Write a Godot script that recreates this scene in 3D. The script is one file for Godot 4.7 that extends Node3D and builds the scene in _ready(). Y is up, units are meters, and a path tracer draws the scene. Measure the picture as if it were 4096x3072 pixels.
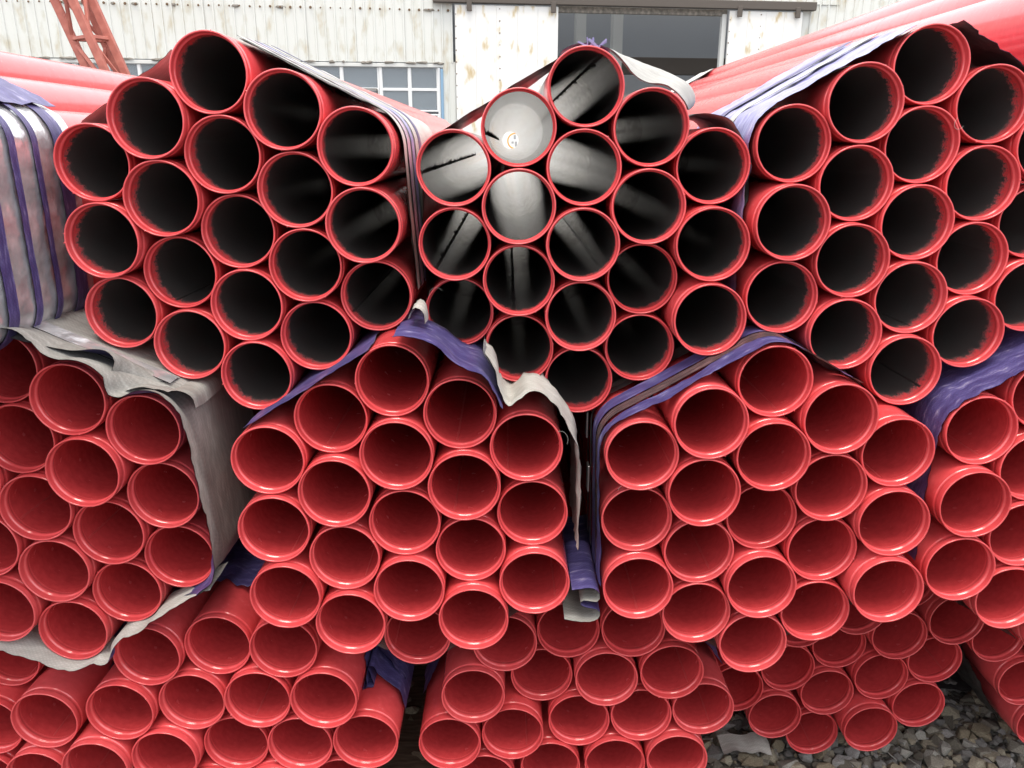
extends Node3D
# Stack of hexagonal bundles of red grooved steel pipes in a factory yard.
# Coordinates are metres: x right, y up (ground 0), pipes run along -z.

const R := 0.0825
const EYE := 1.93
var rng := RandomNumberGenerator.new()
var noise := FastNoiseLite.new()
var M := {}
var C := {}          # bundle -> pipe key -> Vector3(x, y, z of the mouth)
var used := {}
var tex_count := 0

# bundle -> [key, x, y, z]
var PIPES := {
	"T1": [["12", -0.6273, 2.072, 1.7603, 0, 2], ["i12", -0.6158, 1.9068, 1.7611, 0, 1], ["c", -0.6044, 1.7416, 1.7777, 0, 0], ["i6", -0.5967, 1.5763, 1.7631, 0, -1], ["6", -0.5869, 1.4111, 1.7525, 0, -2], ["11", -0.7653, 1.98, 1.7457, -0.866, 1.5], ["10", -0.9042, 1.8897, 1.7701, -1.73, 1], ["9", -0.8949, 1.7244, 1.7435, -1.73, 0], ["8", -0.8845, 1.559, 1.7629, -1.73, -1], ["7", -0.7362, 1.4841, 1.7597, -0.866, -1.5], ["i10", -0.7548, 1.8147, 1.7484, -0.866, 0.5], ["i8", -0.7452, 1.6494, 1.7777, -0.866, -0.5], ["1", -0.477, 1.9982, 1.7538, 0.866, 1.5], ["2", -0.3272, 1.9237, 1.7528, 1.73, 1], ["3", -0.3166, 1.7585, 1.7375, 1.73, 0], ["4", -0.3049, 1.5923, 1.7941, 1.73, -1], ["5", -0.4462, 1.5019, 1.774, 0.866, -1.5], ["i2", -0.4659, 1.8326, 1.7635, 0.866, 0.5], ["i4", -0.4559, 1.6673, 1.7629, 0.866, -0.5]],
	"T2": [["12", 0.1672, 2.0467, 1.78, 0, 2], ["i12", 0.1676, 1.8802, 1.7795, 0, 1], ["c", 0.1685, 1.7137, 1.7627, 0, 0], ["i6", 0.1691, 1.5472, 1.7784, 0, -1], ["6", 0.1719, 1.3813, 1.8175, 0, -2], ["11", 0.0236, 1.9637, 1.7824, -0.866, 1.5], ["10", -0.1194, 1.8787, 1.781, -1.73, 1], ["9", -0.1202, 1.7124, 1.7841, -1.73, 0], ["8", -0.1163, 1.5444, 1.8437, -1.73, -1], ["7", 0.0273, 1.4618, 1.8128, -0.866, -1.5], ["i10", 0.0245, 1.7968, 1.7662, -0.866, 0.5], ["i8", 0.0253, 1.6303, 1.7811, -0.866, -0.5], ["1", 0.311, 1.9646, 1.7799, 0.866, 1.5], ["2", 0.4553, 1.8833, 1.796, 1.73, 1], ["3", 0.4559, 1.7168, 1.7475, 1.73, 0], ["4", 0.4572, 1.5501, 1.7284, 1.73, -1], ["5", 0.3147, 1.4649, 1.809, 0.866, -1.5], ["i2", 0.3113, 1.7975, 1.7638, 0.866, 0.5], ["i4", 0.3122, 1.6305, 1.8071, 0.866, -0.5]],
	"T3": [["12", 0.9124, 2.0949, 1.8052, 0, 2], ["i12", 0.9119, 1.9294, 1.7943, 0, 1], ["c", 0.9117, 1.7638, 1.7633, 0, 0], ["i6", 0.9122, 1.5982, 1.7436, 0, -1], ["6", 0.9129, 1.4327, 1.7203, 0, -2], ["11", 0.7674, 2.015, 1.7734, -0.866, 1.5], ["10", 0.6242, 1.9313, 1.7827, -1.73, 1], ["9", 0.624, 1.7657, 1.7333, -1.73, 0], ["8", 0.622, 1.5976, 1.7513, -1.73, -1], ["7", 0.7681, 1.5167, 1.7291, -0.866, -1.5], ["i10", 0.7678, 1.8478, 1.772, -0.866, 0.5], ["i8", 0.7672, 1.6822, 1.738, -0.866, -0.5], ["1", 1.0569, 2.0142, 1.797, 0.866, 1.5], ["2", 1.2002, 1.9312, 1.7882, 1.73, 1], ["3", 1.2004, 1.7622, 1.8054, 1.73, 0], ["4", 1.2024, 1.5967, 1.7745, 1.73, -1], ["5", 1.0573, 1.5163, 1.7453, 0.866, -1.5], ["i2", 1.0564, 1.8478, 1.7867, 0.866, 0.5], ["i4", 1.0556, 1.6819, 1.777, 0.866, -0.5]],
	"M0": [["12", -1.1099, 1.4622, 1.6489, 0, 2], ["i12", -1.0953, 1.2973, 1.6391, 0, 1], ["c", -1.0798, 1.1324, 1.6294, 0, 0], ["i6", -1.0664, 0.9674, 1.6329, 0, -1], ["6", -1.0517, 0.8025, 1.6378, 0, -2], ["7", -1.2031, 0.8693, 1.6183, -0.866, -1.5], ["i8", -1.2177, 1.0372, 1.6301, -0.866, -0.5], ["1", -0.9582, 1.3959, 1.6206, 0.866, 1.5], ["2", -0.8065, 1.323, 1.6266, 1.73, 1], ["3", -0.7908, 1.1574, 1.6433, 1.73, 0], ["4", -0.7793, 0.9922, 1.6577, 1.73, -1], ["5", -0.9161, 0.8979, 1.6559, 0.866, -1.5], ["i2", -0.9439, 1.2304, 1.6044, 0.866, 0.5], ["i4", -0.9289, 1.063, 1.6421, 0.866, -0.5], ["11", -1.2461, 1.3676, 1.6348, -0.866, 1.5], ["10", -1.3822, 1.2725, 1.6348, -1.73, 1], ["9", -1.3681, 1.107, 1.6348, -1.73, 0], ["8", -1.3531, 0.9413, 1.6348, -1.73, -1], ["i10", -1.2314, 1.2022, 1.6348, -0.866, 0.5]],
	"M1": [["12", -0.2552, 1.4305, 1.6491, 0, 2], ["i12", -0.2491, 1.2633, 1.6215, 0, 1], ["c", -0.2373, 1.0957, 1.6274, 0, 0], ["i6", -0.231, 0.9303, 1.6064, 0, -1], ["6", -0.2233, 0.7648, 1.6693, 0, -2], ["11", -0.3971, 1.3402, 1.6547, -0.866, 1.5], ["10", -0.5396, 1.2489, 1.6309, -1.73, 1], ["9", -0.5361, 1.0834, 1.6165, -1.73, 0], ["8", -0.519, 0.9186, 1.599, -1.73, -1], ["7", -0.3721, 0.8422, 1.6039, -0.866, -1.5], ["i10", -0.392, 1.1739, 1.616, -0.866, 0.5], ["i8", -0.3796, 1.0086, 1.6214, -0.866, -0.5], ["1", -0.107, 1.3526, 1.6502, 0.866, 1.5], ["2", 0.0418, 1.2736, 1.6457, 1.73, 1], ["3", 0.0572, 1.1087, 1.6497, 1.73, 0], ["4", 0.0627, 0.9432, 1.6179, 1.73, -1], ["5", -0.0809, 0.8557, 1.6016, 0.866, -1.5], ["i2", -0.0988, 1.1863, 1.6228, 0.866, 0.5], ["i4", -0.0868, 1.0212, 1.6367, 0.866, -0.5]],
	"M2": [["12", 0.5876, 1.4321, 1.6382, 0, 2], ["i12", 0.5901, 1.2665, 1.6074, 0, 1], ["c", 0.5908, 1.1003, 1.6459, 0, 0], ["i6", 0.5967, 0.9348, 1.6127, 0, -1], ["6", 0.5973, 0.7668, 1.6329, 0, -2], ["11", 0.4443, 1.3471, 1.6018, -0.866, 1.5], ["10", 0.2995, 1.2655, 1.6152, -1.73, 1], ["9", 0.2994, 1.0958, 1.6432, -1.73, 0], ["8", 0.3071, 0.9293, 1.6168, -1.73, -1], ["7", 0.4539, 0.8497, 1.6364, -0.866, -1.5], ["i10", 0.4417, 1.1806, 1.6045, -0.866, 0.5], ["i8", 0.4488, 1.0152, 1.637, -0.866, -0.5], ["1", 0.7342, 1.3511, 1.6183, 0.866, 1.5], ["2", 0.8771, 1.2675, 1.6294, 1.73, 1], ["3", 0.8827, 1.102, 1.6095, 1.73, 0], ["4", 0.8851, 0.9364, 1.5918, 1.73, -1], ["5", 0.7415, 0.8528, 1.6387, 0.866, -1.5], ["i2", 0.7341, 1.1839, 1.624, 0.866, 0.5], ["i4", 0.7396, 1.0184, 1.6409, 0.866, -0.5]],
	"M3": [["11", 1.2238, 1.388, 1.6781, -0.866, 1.5], ["10", 1.0764, 1.3081, 1.6606, -1.73, 1], ["9", 1.0688, 1.1427, 1.6217, -1.73, 0], ["8", 1.0648, 0.9739, 1.625, -1.73, -1], ["7", 1.2065, 0.8857, 1.6405, -0.866, -1.5], ["i10", 1.2164, 1.2176, 1.6599, -0.866, 0.5], ["i8", 1.2149, 1.0521, 1.6481, -0.866, -0.5], ["12", 1.371, 1.4641, 1.6477, 0, 2], ["i12", 1.3636, 1.2975, 1.6477, 0, 1], ["c", 1.3602, 1.1315, 1.6477, 0, 0], ["i6", 1.3551, 0.9641, 1.6477, 0, -1], ["6", 1.3487, 0.7986, 1.6477, 0, -2], ["1", 1.511, 1.3755, 1.6477, 0.866, 1.5], ["2", 1.6526, 1.2884, 1.6477, 1.73, 1], ["3", 1.6473, 1.1222, 1.6477, 1.73, 0], ["4", 1.6423, 0.956, 1.6477, 1.73, -1], ["5", 1.496, 0.8768, 1.6477, 0.866, -1.5], ["i2", 1.5061, 1.2099, 1.6477, 0.866, 0.5], ["i4", 1.5011, 1.0434, 1.6477, 0.866, -0.5]],
	"B0": [["a", -0.8816, 0.7325, 1.6327, -1, 1.73], ["b", -0.7164, 0.745, 1.6587, 0, 1.73], ["c", -0.5475, 0.7521, 1.6346, 1, 1.73], ["d", -0.9586, 0.5859, 1.6128, -1.5, 0.866], ["e", -0.7896, 0.5949, 1.6382, -0.5, 0.866], ["f", -0.6233, 0.6049, 1.6326, 0.5, 0.866], ["g", -0.4554, 0.6142, 1.6191, 1.5, 0.866], ["i", -1.03, 0.435, 1.5872, -2, 0], ["j", -0.8649, 0.4474, 1.6082, -1, 0], ["k", -0.697, 0.4566, 1.6514, 0, 0], ["l", -0.5291, 0.4659, 1.6372, 1, 0], ["m", -0.3616, 0.4763, 1.6339, 2, 0], ["q", -0.4351, 0.3273, 1.6486, 1.5, -0.866], ["r", -0.9367, 0.2975, 1.6304, -1.5, -0.866], ["s", -0.7709, 0.3084, 1.6304, -0.5, -0.866], ["t", -0.6036, 0.318, 1.6304, 0.5, -0.866], ["u", -0.8443, 0.1593, 1.6304, -1, -1.73], ["v", -0.6784, 0.1699, 1.6304, 0, -1.73], ["w", -0.5121, 0.1797, 1.6304, 1, -1.73]],
	"BL": [["n", -1.2786, 0.6714, 1.7089, 1, 1.73], ["o", -1.3178, 0.5092, 1.6523, 0.5, 0.866], ["h", -1.1575, 0.5507, 1.6253, 1.5, 0.866], ["p", -1.1919, 0.3868, 1.6083, 1, 0], ["x", -1.5969, 0.5761, 1.6486, -1, 1.73], ["y", -1.4379, 0.6234, 1.6486, 0, 1.73], ["z", -1.6359, 0.4149, 1.6486, -1.5, 0.866], ["w", -1.4763, 0.4612, 1.6486, -0.5, 0.866], ["s", -1.6755, 0.2538, 1.6486, -2, 0], ["t", -1.5155, 0.3002, 1.6486, -1, 0], ["u", -1.3545, 0.3463, 1.6486, 0, 0], ["v", -1.5561, 0.1387, 1.6486, -1.5, -0.866], ["q", -1.3968, 0.1848, 1.6486, -0.5, -0.866], ["r", -1.2368, 0.2274, 1.6486, 0.5, -0.866]],
	"B1": [["a", -0.0076, 0.7035, 1.7225, -1, 1.73], ["b", 0.1573, 0.7229, 1.7526, 0, 1.73], ["c", 0.3214, 0.7447, 1.7257, 1, 1.73], ["d", -0.09, 0.5598, 1.7003, -1.5, 0.866], ["e", 0.0907, 0.5702, 1.7731, -0.5, 0.866], ["f", 0.2584, 0.5916, 1.7264, 0.5, 0.866], ["g", 0.4278, 0.6149, 1.7235, 1.5, 0.866], ["h", -0.154, 0.4071, 1.7035, -2, 0], ["i", 0.0129, 0.4229, 1.7222, -1, 0], ["j", 0.1925, 0.4397, 1.7532, 0, 0], ["k", 0.359, 0.4601, 1.7487, 1, 0], ["l", 0.5249, 0.4799, 1.7492, 2, 0], ["p", -0.063, 0.2688, 1.7257, -1.5, -0.866], ["m", 0.1169, 0.2924, 1.7441, -0.5, -0.866], ["n", 0.2931, 0.3082, 1.738, 0.5, -0.866], ["o", 0.4609, 0.3261, 1.7322, 1.5, -0.866], ["u", 0.0491, 0.1413, 1.7338, -1, -1.73], ["v", 0.218, 0.1601, 1.7338, 0, -1.73], ["w", 0.3878, 0.1724, 1.7338, 1, -1.73]],
	"B2": [["j", 0.9725, 0.131, 2.0579, -1, -1.73], ["k", 1.1268, 0.1935, 2.0007, 0, -1.73], ["l", 1.2821, 0.2575, 2.0336, 1, -1.73], ["i", 0.8333, 0.2235, 2.0242, -1.5, -0.866], ["f", 0.9959, 0.2949, 2.0439, -0.5, -0.866], ["g", 1.1525, 0.3605, 2.0352, 0.5, -0.866], ["h", 1.3053, 0.4247, 2.0307, 1.5, -0.866], ["a", 0.7045, 0.3275, 2.0228, -2, 0], ["b", 0.861, 0.3909, 2.037, -1, 0], ["c", 1.0192, 0.4589, 2.0575, 0, 0], ["d", 1.1705, 0.5274, 2.0058, 1, 0], ["e", 1.3241, 0.5892, 1.9917, 2, 0], ["c2", 1.0313, 0.624, 1.9916, 0.5, 0.866], ["r", 0.7278, 0.4915, 2.0256, -1.5, 0.866], ["s", 0.8805, 0.5557, 2.0256, -0.5, 0.866], ["t", 1.1875, 0.6921, 2.0256, 1.5, 0.866], ["u", 0.7466, 0.656, 2.0256, -1, 1.73], ["v", 0.8983, 0.7226, 2.0256, 0, 1.73], ["w", 1.0514, 0.7884, 2.0256, 1, 1.73]],
	"B3": [["c", 1.6712, 0.198, 2.0138, -1, -1.73], ["b", 1.5933, 0.3454, 2.0247, -1.5, -0.866], ["a", 1.503, 0.4843, 2.0513, -2, 0], ["u", 1.8398, 0.1998, 2.03, 0, -1.73], ["v", 2.0067, 0.2013, 2.03, 1, -1.73], ["w", 1.7588, 0.3443, 2.03, -0.5, -0.866], ["x", 1.9244, 0.345, 2.03, 0.5, -0.866], ["y", 2.09, 0.3458, 2.03, 1.5, -0.866], ["g", 1.6737, 0.4901, 2.03, -1, 0], ["e", 1.8395, 0.4895, 2.03, 0, 0], ["i", 2.0058, 0.4897, 2.03, 1, 0], ["h", 2.1719, 0.4906, 2.03, 2, 0], ["j", 1.5863, 0.6307, 2.03, -1.5, 0.866], ["k", 1.7548, 0.6345, 2.03, -0.5, 0.866], ["l", 1.9215, 0.6335, 2.03, 0.5, 0.866], ["m", 2.0878, 0.6341, 2.03, 1.5, 0.866]],
	"M4": [["12", 2.14, 1.5274, 1.6033, 0, 2], ["i12", 2.14, 1.3612, 1.6422, 0, 1], ["c", 2.14, 1.195, 1.6024, 0, 0], ["i6", 2.14, 1.0288, 1.6451, 0, -1], ["6", 2.14, 0.8626, 1.6193, 0, -2], ["11", 1.9961, 1.4443, 1.6267, -0.866, 1.5], ["10", 1.8521, 1.3612, 1.636, -1.73, 1], ["9", 1.8521, 1.195, 1.6211, -1.73, 0], ["8", 1.8521, 1.0288, 1.6078, -1.73, -1], ["7", 1.9961, 0.9457, 1.6013, -0.866, -1.5], ["i10", 1.9961, 1.2781, 1.5948, -0.866, 0.5], ["i8", 1.9961, 1.1119, 1.6343, -0.866, -0.5], ["1", 2.2839, 1.4443, 1.6165, 0.866, 1.5], ["2", 2.4279, 1.3612, 1.5995, 1.73, 1], ["3", 2.4279, 1.195, 1.6428, 1.73, 0], ["4", 2.4279, 1.0288, 1.6064, 1.73, -1], ["5", 2.2839, 0.9457, 1.6149, 0.866, -1.5], ["i2", 2.2839, 1.2781, 1.6078, 0.866, 0.5], ["i4", 2.2839, 1.1119, 1.6277, 0.866, -0.5]],
	"ML": [["12", -1.885, 1.4724, 1.6133, 0, 2], ["i12", -1.885, 1.3062, 1.6522, 0, 1], ["c", -1.885, 1.14, 1.6124, 0, 0], ["i6", -1.885, 0.9738, 1.6551, 0, -1], ["6", -1.885, 0.8076, 1.6293, 0, -2], ["11", -2.0289, 1.3893, 1.6367, -0.866, 1.5], ["10", -2.1729, 1.3062, 1.646, -1.73, 1], ["9", -2.1729, 1.14, 1.6311, -1.73, 0], ["8", -2.1729, 0.9738, 1.6178, -1.73, -1], ["7", -2.0289, 0.8907, 1.6113, -0.866, -1.5], ["i10", -2.0289, 1.2231, 1.6048, -0.866, 0.5], ["i8", -2.0289, 1.0569, 1.6443, -0.866, -0.5], ["1", -1.7411, 1.3893, 1.6265, 0.866, 1.5], ["2", -1.5971, 1.3062, 1.6095, 1.73, 1], ["3", -1.5971, 1.14, 1.6528, 1.73, 0], ["4", -1.5971, 0.9738, 1.6164, 1.73, -1], ["5", -1.7411, 0.8907, 1.6249, 0.866, -1.5], ["i2", -1.7411, 1.2231, 1.6178, 0.866, 0.5], ["i4", -1.7411, 1.0569, 1.6377, 0.866, -0.5]],
	"B4": [["12", 2.73, 0.7924, 2.0033, 0, 2], ["i12", 2.73, 0.6262, 2.0422, 0, 1], ["c", 2.73, 0.46, 2.0024, 0, 0], ["i6", 2.73, 0.2938, 2.0451, 0, -1], ["6", 2.73, 0.1276, 2.0193, 0, -2], ["11", 2.5861, 0.7093, 2.0267, -0.866, 1.5], ["10", 2.4421, 0.6262, 2.036, -1.73, 1], ["9", 2.4421, 0.46, 2.0211, -1.73, 0], ["8", 2.4421, 0.2938, 2.0078, -1.73, -1], ["7", 2.5861, 0.2107, 2.0013, -0.866, -1.5], ["i10", 2.5861, 0.5431, 1.9948, -0.866, 0.5], ["i8", 2.5861, 0.3769, 2.0343, -0.866, -0.5], ["1", 2.8739, 0.7093, 2.0165, 0.866, 1.5], ["2", 3.0179, 0.6262, 1.9995, 1.73, 1], ["3", 3.0179, 0.46, 2.0428, 1.73, 0], ["4", 3.0179, 0.2938, 2.0064, 1.73, -1], ["5", 2.8739, 0.2107, 2.0149, 0.866, -1.5], ["i2", 2.8739, 0.5431, 2.0078, 0.866, 0.5], ["i4", 2.8739, 0.3769, 2.0277, 0.866, -0.5]],
	"TL": [["12", -1.42, 2.0924, 1.4033, 0, 2], ["i12", -1.42, 1.9262, 1.4422, 0, 1], ["c", -1.42, 1.76, 1.4024, 0, 0], ["i6", -1.42, 1.5938, 1.4451, 0, -1], ["6", -1.42, 1.4276, 1.4193, 0, -2], ["11", -1.5639, 2.0093, 1.4267, -0.866, 1.5], ["10", -1.7079, 1.9262, 1.436, -1.73, 1], ["9", -1.7079, 1.76, 1.4211, -1.73, 0], ["8", -1.7079, 1.5938, 1.4078, -1.73, -1], ["7", -1.5639, 1.5107, 1.4013, -0.866, -1.5], ["i10", -1.5639, 1.8431, 1.3948, -0.866, 0.5], ["i8", -1.5639, 1.6769, 1.4343, -0.866, -0.5], ["1", -1.2761, 2.0093, 1.4165, 0.866, 1.5], ["2", -1.1321, 1.9262, 1.3995, 1.73, 1], ["3", -1.1321, 1.76, 1.4428, 1.73, 0], ["4", -1.1321, 1.5938, 1.4064, 1.73, -1], ["5", -1.2761, 1.5107, 1.4149, 0.866, -1.5], ["i2", -1.2761, 1.8431, 1.4078, 0.866, 0.5], ["i4", -1.2761, 1.6769, 1.4277, 0.866, -0.5]],
	"TR": [["12", 1.83, 2.455, 1.7033, 0, 2], ["i12", 1.83, 2.235, 1.7422, 0, 1], ["c", 1.83, 2.015, 1.7024, 0, 0], ["i6", 1.83, 1.795, 1.7451, 0, -1], ["6", 1.83, 1.575, 1.7193, 0, -2], ["11", 1.6395, 2.345, 1.7267, -0.866, 1.5], ["10", 1.449, 2.235, 1.736, -1.73, 1], ["9", 1.449, 2.015, 1.7211, -1.73, 0], ["8", 1.449, 1.795, 1.7078, -1.73, -1], ["7", 1.6395, 1.685, 1.7013, -0.866, -1.5], ["i10", 1.6395, 2.125, 1.6948, -0.866, 0.5], ["i8", 1.6395, 1.905, 1.7343, -0.866, -0.5], ["1", 2.0205, 2.345, 1.7165, 0.866, 1.5], ["2", 2.211, 2.235, 1.6995, 1.73, 1], ["3", 2.211, 2.015, 1.7428, 1.73, 0], ["4", 2.211, 1.795, 1.7064, 1.73, -1], ["5", 2.0205, 1.685, 1.7149, 0.866, -1.5], ["i2", 2.0205, 2.125, 1.7078, 0.866, 0.5], ["i4", 2.0205, 1.905, 1.7277, 0.866, -0.5]],
}

func _ready():
	rng.seed = 7
	noise.seed = 5
	noise.frequency = 1.0
	camera_and_sky()
	materials()
	ground()
	building()
	mast()
	pipes()
	wraps()
	litter()

# ------------------------------------------------------------------ helpers
func lin(r: float, g: float, b: float) -> Color:
	return Color(r, g, b).linear_to_srgb()

func numbered(called: String) -> String:
	if not used.has(called):
		used[called] = 0
		return called
	used[called] += 1
	return "%s_%03d" % [called, used[called]]

func tag(o, label: String, category: String, group := "", kind := ""):
	if label: o.set_meta("label", label)
	if category: o.set_meta("category", category)
	if group: o.set_meta("group", group)
	if kind: o.set_meta("kind", kind)
	return o

func thing(called: String, at: Vector3, label: String, category: String, group := "") -> Node3D:
	var o := Node3D.new()
	o.name = numbered(called)
	add_child(o)
	o.position = at
	tag(o, label, category, group)
	return o

func obj(called: String, mesh: Mesh, m: Material, parent: Node = self, at := Vector3.ZERO) -> MeshInstance3D:
	var o := MeshInstance3D.new()
	o.mesh = mesh
	if m: o.material_override = m
	o.position = at
	if parent == self:
		o.name = numbered(called)
		add_child(o)
	else:
		o.name = called
		parent.add_child(o, true)
	return o

func box_mesh(s: Vector3, bevel := 0.0) -> Mesh:
	if bevel <= 0.0:
		var b := BoxMesh.new()
		b.size = s
		return b
	# chamfered box: six faces, twelve edge strips, eight corners
	var st := SurfaceTool.new()
	st.begin(Mesh.PRIMITIVE_TRIANGLES)
	st.set_smooth_group(-1)
	var h := s * 0.5
	for ax in 3:
		var b := (ax + 1) % 3
		var c := (ax + 2) % 3
		for sa in [-1, 1]:
			poly(st, [cpt(h, bevel, ax, sa, b, -1, c, -1), cpt(h, bevel, ax, sa, b, 1, c, -1), cpt(h, bevel, ax, sa, b, 1, c, 1), cpt(h, bevel, ax, sa, b, -1, c, 1)])
			for sb in [-1, 1]:
				poly(st, [cpt(h, bevel, ax, sa, b, sb, c, -1), cpt(h, bevel, ax, sa, b, sb, c, 1), cpt(h, bevel, b, sb, ax, sa, c, 1), cpt(h, bevel, b, sb, ax, sa, c, -1)])
	for sx in [-1, 1]:
		for sy in [-1, 1]:
			for sz in [-1, 1]:
				poly(st, [cpt(h, bevel, 0, sx, 1, sy, 2, sz), cpt(h, bevel, 1, sy, 0, sx, 2, sz), cpt(h, bevel, 2, sz, 0, sx, 1, sy)])
	st.generate_normals()
	return st.commit()

func cpt(h: Vector3, bv: float, ax: int, sa: int, b: int, sb: int, c: int, sc: int) -> Vector3:
	var p := Vector3.ZERO
	p[ax] = sa * h[ax]
	p[b] = sb * (h[b] - bv)
	p[c] = sc * (h[c] - bv)
	return p

func poly(st: SurfaceTool, q: Array):
	# convex polygon of a shape round the origin, wound clockwise seen from outside
	var n: Vector3 = (q[1] - q[0]).cross(q[2] - q[0])
	var m := Vector3.ZERO
	for p in q: m += p
	if n.dot(m) > 0: q.reverse()
	for k in range(1, q.size() - 1):
		st.add_vertex(q[0]); st.add_vertex(q[k]); st.add_vertex(q[k + 1])

func hull_tris(st: SurfaceTool, pts: Array[Vector3]):
	# convex hull by brute force, fine for a few dozen points
	var n := pts.size()
	var c := Vector3.ZERO
	for p in pts: c += p / n
	st.set_smooth_group(-1)
	for i in n:
		for j in range(i + 1, n):
			for k in range(j + 1, n):
				var nn := (pts[j] - pts[i]).cross(pts[k] - pts[i])
				if nn.length() < 1e-12: continue
				nn = nn.normalized()
				var pos := 0
				var neg := 0
				for q in n:
					var dd := nn.dot(pts[q] - pts[i])
					if dd > 1e-6: pos += 1
					elif dd < -1e-6: neg += 1
					if pos > 0 and neg > 0: break
				if pos > 0 and neg > 0: continue
				if pos == 0:
					st.add_vertex(pts[i]); st.add_vertex(pts[k]); st.add_vertex(pts[j])
				else:
					st.add_vertex(pts[i]); st.add_vertex(pts[j]); st.add_vertex(pts[k])

func bar(a: Vector3, b: Vector3, w: float, h: float, up := Vector3.UP) -> Array:
	# returns [mesh, transform] of a box bar between two points
	var d := (b - a)
	var z := d.normalized()
	var x := up.cross(z).normalized()
	var y := z.cross(x)
	return [box_mesh(Vector3(w, h, d.length()), min(w, h) * 0.12), Transform3D(Basis(x, y, z), (a + b) * 0.5)]

func put_bar(called: String, a: Vector3, b: Vector3, w: float, h: float, m: Material, parent: Node, up := Vector3.UP) -> MeshInstance3D:
	var r := bar(a, b, w, h, up)
	var o := obj(called, r[0], m, parent)
	o.transform = r[1]
	return o

func noise_tex(freq: float, ramp: Array, size := 512, octaves := 4, sd := 1, normal := 0.0, kind := FastNoiseLite.TYPE_SIMPLEX_SMOOTH) -> NoiseTexture2D:
	var t := NoiseTexture2D.new()
	var n := FastNoiseLite.new()
	n.noise_type = kind
	n.seed = sd
	n.frequency = freq
	n.fractal_octaves = octaves
	t.noise = n
	t.width = size
	t.height = size
	t.seamless = true
	if normal > 0.0:
		t.as_normal_map = true
		t.bump_strength = normal
	else:
		var g := Gradient.new()
		var offs := PackedFloat32Array()
		var cols := PackedColorArray()
		for e in ramp:
			offs.append(e[0]); cols.append(e[1])
		g.offsets = offs
		g.colors = cols
		t.color_ramp = g
	return t

func smat(col: Color, rough: float, metal := 0.0) -> StandardMaterial3D:
	var m := StandardMaterial3D.new()
	m.albedo_color = col
	m.roughness = rough
	m.metallic = metal
	return m

# ------------------------------------------------------------------ camera, sky
func camera_and_sky():
	var cam := Camera3D.new()
	cam.name = "camera"
	add_child(cam)
	cam.fov = 52.29
	cam.near = 0.05
	cam.far = 400.0
	cam.transform = Transform3D(Basis(Vector3(0.99998582, 0.00156197, 0.00509115), Vector3(0, 0.95601837, -0.2933068), Vector3(-0.00532537, 0.29330264, 0.95600481)), Vector3(0, EYE, 0))
	cam.current = true
	var we := WorldEnvironment.new()
	we.name = "world_environment"
	var e := Environment.new()
	var sky := Sky.new()
	var ps := ProceduralSkyMaterial.new()
	ps.sky_top_color = Color(0.985, 0.99, 1.0)
	ps.sky_horizon_color = Color(0.80, 0.81, 0.82)
	ps.sky_curve = 0.35
	ps.ground_bottom_color = Color(0.35, 0.34, 0.33)
	ps.ground_horizon_color = Color(0.6, 0.6, 0.6)
	ps.sun_angle_max = 1.0
	sky.sky_material = ps
	e.background_mode = Environment.BG_SKY
	e.sky = sky
	e.background_energy_multiplier = 1.35
	e.tonemap_mode = Environment.TONE_MAPPER_LINEAR
	e.tonemap_exposure = 2.02
	e.sdfgi_enabled = true
	e.ssao_enabled = true
	e.ssil_enabled = true
	we.environment = e
	add_child(we)
	var sun := DirectionalLight3D.new()
	sun.name = "sun"
	sun.light_energy = 0.5
	sun.light_color = Color(1.0, 0.97, 0.92)
	sun.light_angular_distance = 30.0
	sun.shadow_enabled = true
	sun.rotation_degrees = Vector3(-74, -8, 0)
	add_child(sun)

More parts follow.
